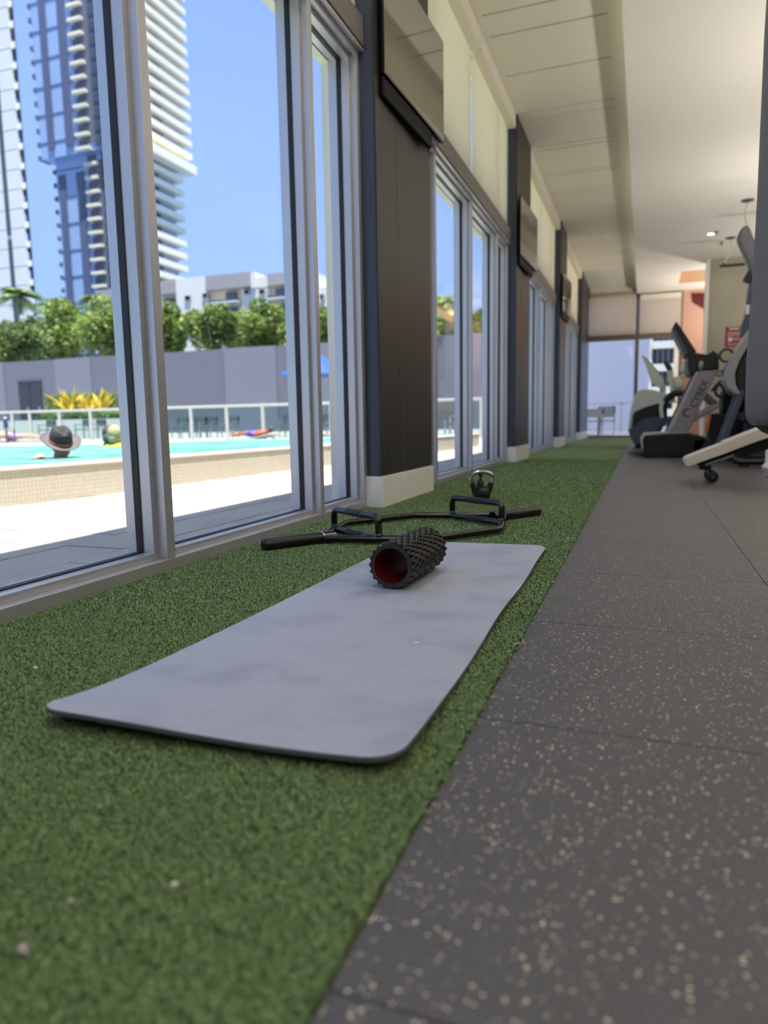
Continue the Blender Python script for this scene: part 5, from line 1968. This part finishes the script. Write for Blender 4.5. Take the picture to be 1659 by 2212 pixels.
hat = root('brimmed_hat', hat_c, 'grey felt hat with an orange band on the person at the pool edge', 'hat')
hm.build('brim', 'hat_felt', hat)
cm = MB()
vs, fs = [], []
prof = [(0.096, 0.0), (0.095, 0.035), (0.092, 0.07), (0.086, 0.105), (0.070, 0.125), (0.033, 0.130), (0.004, 0.120)]
for rr, zz in prof:
    for k in range(NB):
        a = 2 * PI * k / NB
        pinch = 1 - 0.10 * (zz / 0.11) * abs(math.cos(a))
        dip = -0.022 * max(0, 1 - abs(rr * math.cos(a)) / 0.03) if zz > 0.115 else 0
        vs.append(hat_c + q @ Vector((rr * pinch * math.cos(a), rr * math.sin(a) * 1.08, zz + dip)))
for g in range(len(prof) - 1):
    for k in range(NB):
        k2 = (k + 1) % NB
        fs.append((g * NB + k, g * NB + k2, (g + 1) * NB + k2, (g + 1) * NB + k))
fs.append(tuple((len(prof) - 1) * NB + k for k in range(NB)))
cm.add(vs, fs)
cm.build('crown', 'hat_dark', hat)
bm_ = MB()
vs, fs = [], []
for rr, zz in ((0.0985, 0.006), (0.0978, 0.026), (0.094, 0.026), (0.094, 0.006)):
    for k in range(NB):
        a = 2 * PI * k / NB
        vs.append(hat_c + q @ Vector((rr * math.cos(a), rr * math.sin(a) * 1.08, zz)))
for g in range(4):
    for k in range(NB):
        k2 = (k + 1) % NB
        g2 = (g + 1) % 4
        fs.append((g * NB + k, g * NB + k2, g2 * NB + k2, g2 * NB + k))
bm_.add(vs, fs)
bm_.build('band', 'hat_band', hat)


def swimmer(px, py, Y, look, hair, skin, label, top=None, cap=None, hr=0.105):
    c = Vector(at(px, py, Y))
    p = root('person_swimming', (c.x, Y, ZW), label, 'person')
    b = MB()
    b.ball(c, 0.078, 0.09, 0.112)
    face(b, c, look, 0.088)
    limb(b, c - Vector((0, 0, 0.06)), (c.x, Y, ZW - 0.02), 0.052, 0.06)
    limb(b, (c.x - 0.16, Y, ZW - 0.04), (c.x + 0.16, Y, ZW - 0.04), 0.06, 0.06)
    limb(b, (c.x, Y, ZW - 0.08), (c.x, Y, ZW - 0.2), 0.15, 0.13)
    b.build('body', skin, p, remesh=0.008)
    lk = Vector(look).normalized()
    hm = MB()
    hm.ball(c - lk * 0.022 + Vector((0, 0, 0.022)), 0.09, 0.098, 0.108, n=16, m=12)
    hm.ball(c - lk * 0.05 + Vector((0, 0, -0.045)), 0.07, 0.07, 0.07, n=14, m=10)
    hm.build('hair', hair, p, remesh=0.01)
    if top:
        t = MB()
        t.ball((c.x, Y, ZW - 0.02), 0.2, 0.13, 0.075, n=18, m=10)
        t.build('swim_top', top, p)
    if cap:
        t = MB()
        q_ = Vector(at(cap[0], cap[1], Y - 0.1))
        t.ball(q_, 0.075, 0.07, 0.08, n=14, m=10)
        t.build('hair_bun', 'cap_green', p)


swimmer(251, 939, 7.4, (0.1, 1, 0), 'hair_sand', 'skin', 'person in the pool with sandy hair and a neon yellow top, seen from behind', 'swim_neon')
swimmer(271, 944, 7.8, (-0.35, -1, 0), 'hair_dark', 'skin_tan', 'tanned person in the pool facing us beside the neon top')
swimmer(238, 938, 8.2, (0.2, 1, 0), 'hair_dark', 'skin', 'dark haired person in the pool with a green hair bun, farther than the neon top', None, (233, 948))


# sunbathers on low loungers in front of the railing
def sunbather(pts, Y, suit, skin, hair, label, lounger_label, dirn):
    """pts: pixel of foot, knee, hip, chest, head"""
    P = [Vector(at(px, py, Y)) for px, py in pts]
    r = root('person_sunbathing', (P[2].x, Y, P[2].z), label, 'person')
    b = MB()
    foot, knee, hip, chest, head = P
    for s, dz in ((-0.1, 0), (0.1, 0.04)):
        o = Vector((0, s, 0))
        limb(b, hip + o, knee + o + Vector((0, 0, dz)), 0.085, 0.06)
        limb(b, knee + o + Vector((0, 0, dz)), foot + o, 0.055, 0.04)
        d = (foot - knee).normalized()
        limb(b, foot + o, foot + o + Vector((d.x * 0.05, 0, 0.13)), 0.035, 0.028)
    limb(b, hip + Vector((0, -0.06, 0)), chest + Vector((0, -0.06, 0)), 0.105, 0.11)
    limb(b, hip + Vector((0, 0.06, 0)), chest + Vector((0, 0.06, 0)), 0.105, 0.11)
    limb(b, chest + Vector((0, -0.17, 0)), chest + Vector((0, 0.17, 0)), 0.07, 0.07)
    nk = chest.lerp(head, 0.5)
    limb(b, chest, nk, 0.06, 0.055)
    b.ball(head, 0.1, 0.085, 0.1)
    for s in (-1, 1):
        sh = chest + Vector((0, 0.18 * s, 0))
        el = chest.lerp(hip, 0.45) + Vector((0, 0.27 * s, -0.03))
        wr = hip + Vector((0, 0.2 * s, 0.06))
        limb(b, sh, el, 0.048, 0.04)
        limb(b, el, wr, 0.038, 0.03)
        b.ball(wr, 0.045, 0.035, 0.025)
        for k in range(4):
            limb(b, wr + Vector((0, 0.02 * (k - 1.5), 0)), wr + (knee - hip).normalized() * 0.09 + Vector((0, 0.022 * (k - 1.5), 0.0)), 0.011, 0.009, 6)
        limb(b, wr, wr + Vector((0.03, -0.05 * s, 0.02)), 0.012, 0.01, 6)
    b.build('body', skin, r, remesh=0.016)
    t = MB()
    hk = hip.lerp(knee, 0.33)
    for s in (-0.1, 0.1):
        limb(t, hip + Vector((0, s, 0)), hk + Vector((0, s, 0)), 0.1, 0.092)
    limb(t, hip + Vector((0, -.07, 0)), hip.lerp(chest, 0.25) + Vector((0, -.07, 0)), 0.115, 0.115)
    limb(t, hip + Vector((0, .07, 0)), hip.lerp(chest, 0.25) + Vector((0, .07, 0)), 0.115, 0.115)
    t.build('swimwear', suit, r, remesh=0.02)
    h = MB()
    away = (head - chest).normalized()
    h.ball(head + away * 0.035 + Vector((0, 0, 0.01)), 0.1, 0.095, 0.1, n=14, m=10)
    h.build('hair', hair, r)
    # lounger
    lg = root('sun_lounger', (hip.x, Y, 0), lounger_label, 'lounger')
    sx = 1 if head.x > foot.x else -1
    zb = hip.z - 0.135
    xa, xb = foot.x - 0.15 * sx, hip.x + 0.1 * sx
    MB().box(min(xa, xb), max(xa, xb), Y - 0.34, Y + 0.34, zb - 0.05, zb).build('seat', 'towel_white', lg, smooth=False, bevel=0.015)
    MB().bar((xb, Y, zb - 0.025), (head.x + 0.2 * sx, Y, head.z - 0.13), 0.68, 0.05).build('backrest', 'towel_white', lg, smooth=False, bevel=0.015)
    for x in (xa + 0.12 * sx, xb):
        for y in (Y - 0.28, Y + 0.28):
            MB().tube([(x, y, -0.001), (x, y, zb - 0.04)], 0.025, 8).build('leg', 'lounger_grey', lg)
    MB().bar((head.x + 0.1 * sx, Y - 0.28, 0), (head.x - 0.1 * sx, Y - 0.28, zb), 0.04, 0.04).bar((head.x + 0.1 * sx, Y + 0.28, 0), (head.x - 0.1 * sx, Y + 0.28, zb), 0.04, 0.04).build('rear_leg', 'lounger_grey', lg, smooth=False)


sunbather([(505, 941), (526, 937), (546, 937), (570, 935), (583, 929)], 20.2, 'swim_blue', 'skin_tan', 'hair_dark',
          'tanned person in blue shorts lying on a lounger beyond the pool', 'pale lounger under the person in blue shorts', 1)
sunbather([(92, 945), (62, 942), (30, 943), (6, 938), (-8, 928)], 20.2, 'swim_purple', 'skin', 'hair_dark',
          'person in purple swimwear lying on a lounger at the left picture edge', 'white lounger under the person in purple swimwear', -1)
c = at(13, 925, 19.6)
bo = root('drink_bottle', (c[0], 19.6, 0), 'navy drink bottle with a white cap beside the left lounger', 'bottle')
bb, bt_ = at(13, 926, 19.6)[2], at(13, 901, 19.6)[2]
MB().lathe([(0.0, bb), (0.07, bb), (0.075, bb + .02), (0.075, bt_ - 0.1), (0.04, bt_ - 0.05), (0.04, bt_ - 0.03)], (c[0], 19.6, 0), 16).build('flask', 'bottle_navy', bo)
MB().lathe([(0.045, bt_ - 0.05), (0.045, bt_), (0.0, bt_ + 0.005)], (c[0], 19.6, 0), 14).build('cap', 'white_paint', bo)
tb = root('side_table', (c[0], 19.6, 0), 'small white side table under the navy bottle', 'table')
MB().box(c[0] - 0.22, c[0] + 0.22, 19.38, 19.82, bb - 0.04, bb).build('table_top', 'towel_white', tb, smooth=False)
for dx in (-.18, .18):
    for dy in (-.18, .18):
        MB().box(c[0] + dx - .02, c[0] + dx + .02, 19.6 + dy - .02, 19.6 + dy + .02, -0.001, bb - 0.04).build('leg', 'lounger_grey', tb, smooth=False)


# patio chairs behind the railing
def patio_chair(px, Y, label, h=0.85, group='grey patio chairs beyond the railing', rz=0.0):
    x = at(px, 940, Y)[0]
    r = root('patio_chair', (x, Y, 0), label, 'chair', group)
    MB().box(x - .25, x + .25, Y - .25, Y + .25, 0.42, 0.46).build('seat', 'lounger_grey', r, smooth=False)
    MB().box(x - .25, x + .25, Y + .21, Y + .25, 0.55, h).build('backrest', 'lounger_grey', r, smooth=False)
    for dx in (-.23, .23):
        for dy in (-.23, .23):
            MB().box(x + dx - .02, x + dx + .02, Y + dy - .02, Y + dy + .02, -0.001, (h if dy > 0 else .64)).build('leg', 'rail_grey', r, smooth=False)
        MB().box(x + dx - .025, x + dx + .025, Y - .25, Y + .25, 0.62, 0.65).build('armrest', 'rail_grey', r, smooth=False)


for i, px in enumerate((103, 182, 212, 390, 428, 452, 498, 622, 668, 700)):
    patio_chair(px, 23.0 + 0.4 * (i % 3), ['chair behind the railing, just left of the hat', 'chair behind the railing, right of the hat', 'chair behind the railing left of the swimmers',
                'chair behind the railing, first one right of the window frame', 'second chair behind the railing right of the window frame', 'third chair behind the railing right of the window frame',
                'chair behind the railing above the sunbather in blue', 'chair under the blue umbrella, left', 'chair under the blue umbrella, middle', 'chair under the blue umbrella, seen through the narrow pane'][i])
patio_chair(958, 16.5, 'pale tall chair on the terrace seen through the second bay', 1.0, 'terrace chairs in the second bay')
patio_chair(985, 17.6, 'pale tall chair behind another in the second bay', 1.0, 'terrace chairs in the second bay')

# ---- low white apartment building
YB = 90.0
ab = root('apartment_building', (-60, YB, 0), 'low white apartment building with grey parapets behind the trees', 'building')


def facade(pa, pb, y0, d, mat, name, z0=0.0):
    a, b = at(*pa, YB), at(*pb, YB)
    return MB().box(a[0], b[0], YB + y0, YB + d, z0, (a[2] + b[2]) / 2).build(name, mat, ab, smooth=False)


facade((205, 640), (345, 634), 0.5, 14, 'stucco_white', 'wing')
facade((206, 626), (376, 612), 0.0, 10, 'stucco_grey', 'parapet', at(300, 640, YB)[2])
facade((345, 604), (376, 604), 0.2, 10, 'stucco_grey', 'parapet', at(360, 634, YB)[2])
facade((345, 634), (376, 634), 0.8, 12, 'stucco_cream', 'wing')
facade((376, 600), (444, 597), 0.3, 12, 'stucco_white', 'wing')
facade((444, 622), (543, 620), 0.9, 12, 'stucco_cream', 'wing')
facade((443, 594), (541, 589), 0.0, 11, 'stucco_grey', 'parapet', at(490, 623, YB)[2])
facade((518, 622), (577, 620), 0.4, 12, 'stucco_white', 'wing')
facade((541, 588), (549, 588), 0.0, 11, 'stucco_white', 'pier', at(545, 622, YB)[2])
facade((549, 597), (577, 596), 0.4, 11, 'stucco_white', 'wing', at(560, 622, YB)[2])
facade((577, 591), (640, 586), 0.0, 11, 'stucco_grey', 'parapet', at(600, 615, YB)[2])
facade((577, 615), (640, 612), 0.9, 12, 'stucco_cream', 'wing')
facade((640, 592), (686, 590), 0.3, 12, 'stucco_white', 'wing')
facade((686, 617), (712, 619), 0.6, 12, 'stucco_white', 'wing')


def bwin(px0, px1, py0, py1, y=-0.05):
    a, b = at(px0, py1, YB), at(px1, py0, YB)
    f_ = MB().box(a[0], b[0], YB + 0.9 + y - 0.75, YB + 1.0, a[2], b[2]).build('window', 'stucco_grey', ab, smooth=False)
    MB().box(a[0] + 0.12, b[0] - 0.12, YB + 0.1, YB + 0.9, a[2] + 0.12, b[2] - 0.12).build('pane', 'window_dark', f_, smooth=False)


for q_ in ((398, 410, 637, 650), (436, 446, 632, 645), (526, 538, 624, 637), (558, 571, 623, 636), (400, 411, 672, 684), (401, 411, 704, 715), (690, 698, 634, 648)):
    bwin(*q_)


def balcony(px0, px1, py_rail, py_bot, gx0, gx1, gy0):
    a, b = at(px0, py_bot, YB), at(px1, py_rail, YB)
    s = MB().box(a[0], b[0], YB - 0.6, YB + 1.2, a[2] - 0.2, a[2]).build('balcony', 'stucco_white', ab, smooth=False)
    g0, g1 = at(gx0, py_bot, YB), at(gx1, gy0, YB)
    MB().box(g0[0], g1[0], YB + 0.45, YB + 1.2, g0[2], g1[2]).build('pane', 'window_dark', s, smooth=False)
    rl = MB().box(a[0], b[0], YB - 0.58, YB - 0.5, b[2] - 0.1, b[2]).box(a[0], b[0], YB - 0.58, YB - 0.5, a[2], a[2] + 0.1)
    k = a[0]
    while k < b[0]:
        rl.box(k, min(b[0], k + 0.75), YB - 0.56, YB - 0.52, a[2] + 0.1, b[2] - 0.1)
        k += 1.0
    rl.build('railing', 'rail_dark', s, smooth=False)


balcony(350, 378, 657, 664, 353, 372, 642)
balcony(453, 515, 646, 655, 485, 506, 629)
balcony(486, 515, 682, 690, 487, 507, 662)
balcony(582, 640, 635, 645, 592, 640, 618)
balcony(590, 632, 672, 680, 595, 626, 655)
balcony(600, 640, 700, 706, 610, 640, 688)

# ---- blue glass tower with white balconies
YT = 150.0
gt_ = root('glass_tower', (-135, YT, 0), 'tall blue glass tower with stacked white balcony slabs', 'building')
XL, XC, YF = -149.0, -121.0, 172.0
ZS = 70.0                                # the tower steps out above this height
FH = 3.35
MB().box(XL + 3.0, XC - 1.5, YT + 1.5, YF - 2.5, 0, ZS).build('lower_shaft', 'curtain_blue', gt_, smooth=False)
MB().box(XL, XC, YT, YF, ZS, 128).build('upper_shaft', 'curtain_blue', gt_, smooth=False)


def tx(px, py=300):
    return at(px, py, YT)[0]


for pa, pb, m_, nm in ((104, 118, 'tower_strip', 'dark_strip'), (143, 160, 'tower_strip', 'dark_strip')):
    MB().box(tx(pa), tx(pb), YT - 0.3, YT + 0.2, ZS + 2, 128).build(nm, m_, gt_, smooth=False)
    MB().box(tx(pa) + 1.2, tx(pb) + 1.2, YT + 1.2, YT + 1.7, 0, ZS - 4).build(nm, m_, gt_, smooth=False)
MB().box(tx(178), XC + 0.05, YT - 0.25, YT + 0.2, ZS + 2, 128).build('grey_bay', 'tower_grey', gt_, smooth=False)
MB().box(tx(178) + 0.6, XC - 1.4, YT + 1.2, YT + 1.7, 0, ZS - 2).build('grey_bay', 'tower_grey', gt_, smooth=False)
MB().box(tx(232), tx(238), YT - 0.5, YT + 0.2, 0, 128).build('corner_fin', 'tower_slab', gt_, smooth=False)
nfl = int(128 / FH)
slab_me = {}
for k in range(6, nfl + 1):
    z = k * FH
    up = z > ZS
    x_c = XC if up else XC - 1.5
    y_f = YF if up else YF - 2.5
    y_n = YT if up else YT + 1.5
    x_l = XL if up else XL + 3.0
    big = abs(z - ZS) < FH * 0.6
    # white slab along the side facing us from the right
    MB().box(x_c - 0.5, x_c + 2.4 + (1.2 if big else 0), y_n + 0.5, y_f + 1.0, z - (1.3 if big else 0.5), z + 1.0).build('balcony_slab', 'tower_slab', gt_, smooth=False)
    # dark recess panel on the same side
    MB().box(x_c, x_c + 0.7, y_n + (y_f - y_n) * 0.42, y_n + (y_f - y_n) * 0.58, z + 1.0, z + FH - 0.5).build('recess', 'window_dark', gt_, smooth=False)
    # small balconies on the left edge and on the grey bay, thin floor lines on the glass
    MB().box(x_l - 1.7, x_l + 0.2, y_n + 0.5, y_n + 4, z - 0.15, z + 0.9).build('small_balcony', 'tower_grey', gt_, smooth=False)
    xb = tx(170) + (0 if up else 0.8)
    MB().box(xb, xb + 4.0, y_n - 1.3, y_n + 0.2, z - 0.2, z + 0.5).build('small_balcony', 'tower_slab', gt_, smooth=False)
    MB().box(xb + 0.4, xb + 2.8, y_n - 0.35, y_n + 0.1, z + 0.5, z + 2.5).build('window', 'window_dark', gt_, smooth=False)
    xw = tx(208) + (0 if up else 0.2)
    MB().box(xw, xw + 3.0, y_n - 0.4, y_n + 0.1, z + 0.5, z + 2.6).build('window', 'window_dark', gt_, smooth=False)
    if k % 2 == 0:
        MB().box(x_l, tx(165), y_n - 0.12, y_n + 0.1, z, z + 0.25).build('floor_line', 'tower_grey', gt_, smooth=False)

# ---- white tower at the left edge
wt = root('white_tower', (-112, 100, 0), 'white residential tower at the left picture edge', 'building')
XR = -103.4


def slanted(x0, x1, y0, z0, z1, depth=20.0):
    """plan whose flanks run away from the terrace, so that only the front shows"""
    k = 1.04
    return MB().prism_z([(x0, y0), (x1, y0), (x1 - k * depth, y0 + depth), (x0 - k * depth, y0 + depth)], z0, z1)


slanted(XR - 30, XR - 0.75, 100, 0, 95).build('shaft', 'stucco_white', wt, smooth=False)
slanted(XR - 0.75, XR - 0.05, 100.3, 0, 95, 19.0).build('shaded_side', 'window_dark', wt, smooth=False)  # side face coloured dark for the shade it lies in
MB().box(at(8, 400, 100)[0], at(16, 400, 100)[0], 99.85, 100.2, 5, at(8, 520, 100)[2]).build('window_strip', 'window_dark', wt, smooth=False)
MB().box(at(8, 400, 100)[0], at(16, 400, 100)[0], 99.85, 100.2, at(8, 510, 100)[2], at(8, 170, 100)[2]).build('window_strip', 'window_dark', wt, smooth=False)
for k in range(4, 28):
    z = k * 3.3
    slanted(XR - 0.9, XR + 0.15, 99.9, z - 0.3, z + 0.7, 3.0).build('balcony_slab', 'tower_slab', wt, smooth=False)
    MB().box(XR - 30, XR - 0.8, 99.97, 100.05, z, z + 0.06).build('floor_line', 'stucco_white', wt, smooth=False)

# ---- outside the end window: pale wall, apartment block, railing, table and chairs
tag(MB().box(-3.0, 0.17, 32, 32.4, -0.1, 11).build('wall_outside', 'lavender_wall', smooth=False), kind='structure')
eb = root('end_building', (1.8, 45, 0), 'white balconied block seen through the right end window', 'building')
e0, e1 = at(1408, 800, 45)[0], at(1455, 800, 45)[0]
MB().box(e0 - 0.6, e0, 45, 49, 0, 20).build('pier', 'stucco_white', eb, smooth=False)
MB().box(e0, e1, 45.6, 49, 0, 20).build('glazing', 'window_dark', eb, smooth=False)
MB().box(e1, e1 + 2.5, 45, 49, 0, 20).build('cream_wall', 'stucco_cream', eb, smooth=False)
for k in range(0, 12):
    z = 0.6 + 0.66 * 2.0 * k
    MB().box(e0, e1, 44.9, 45.7, z, z + 0.42).build('balcony_slab', 'stucco_white', eb, smooth=False)
for k in range(1, 4):
    x = e0 + (e1 - e0) * k / 4
    MB().box(x - 0.03, x + 0.03, 45.4, 45.62, 0, 20).build('window_bar', 'stucco_grey', eb, smooth=False)
er = root('terrace_railing', (-1, 26.0, 0), 'thin grey railing outside the end window', 'railing')
er_z = at(1320, 870, 26)[2]
MB().box(-3, 2.2, 25.97, 26.03, er_z - 0.05, er_z).build('top_rail', 'rail_grey', er, smooth=False)
MB().box(-3, 2.2, 25.98, 26.02, 0.1, 0.14).build('bottom_rail', 'rail_grey', er, smooth=False)
for px in (1264, 1342, 1410):
    x = at(px, 900, 26)[0]
    MB().box(x - .03, x + .03, 25.97, 26.03, 0, er_z).build('post', 'rail_grey', er, smooth=False)
te = root('terrace_table', (at(1290, 900, 23)[0], 23, 0), 'grey table on the terrace outside the end window', 'table')
ta, tb2 = at(1262, 886, 23), at(1304, 886, 23)
MB().box(ta[0], tb2[0], 22.6, 23.4, ta[2] - 0.12, ta[2]).build('table_top', 'lounger_grey', te, smooth=False)
for px in (1264, 1300):
    x = at(px, 900, 23)[0]
    MB().box(x - .04, x + .04, 22.7, 22.8, 0, ta[2] - .1).box(x - .04, x + .04, 23.2, 23.3, 0, ta[2] - .1).build('leg', 'rail_grey', te, smooth=False)
patio_chair(1309, 23.1, 'grey chair at the right end of the table outside the end window', 0.9, 'chairs at the terrace table')
patio_chair(1283, 21.6, 'grey chair in front of the table outside the end window', 0.8, 'chairs at the terrace table')

c = on(1378, 985, 0.0)
pc_ = root('power_cord', (c[0], c[1], 0), 'coiled brown power cord on the rubber floor before the treadmill', 'cord')
pts = [(c[0] + (0.05 + 0.012 * t) * math.cos(2.2 * t), c[1] + 0.16 * math.sin(1.7 * t), 0.012 + 0.004 * t) for t in [i * 0.35 for i in range(26)]]
MB().tube(pts, 0.009, 6).build('cable', 'cable_brown', pc_)
MB().box(c[0] + 0.05, c[0] + 0.12, c[1] - 0.03, c[1] + 0.03, 0.0, 0.05).build('plug', 'black_plastic', pc_, smooth=False, bevel=0.008)
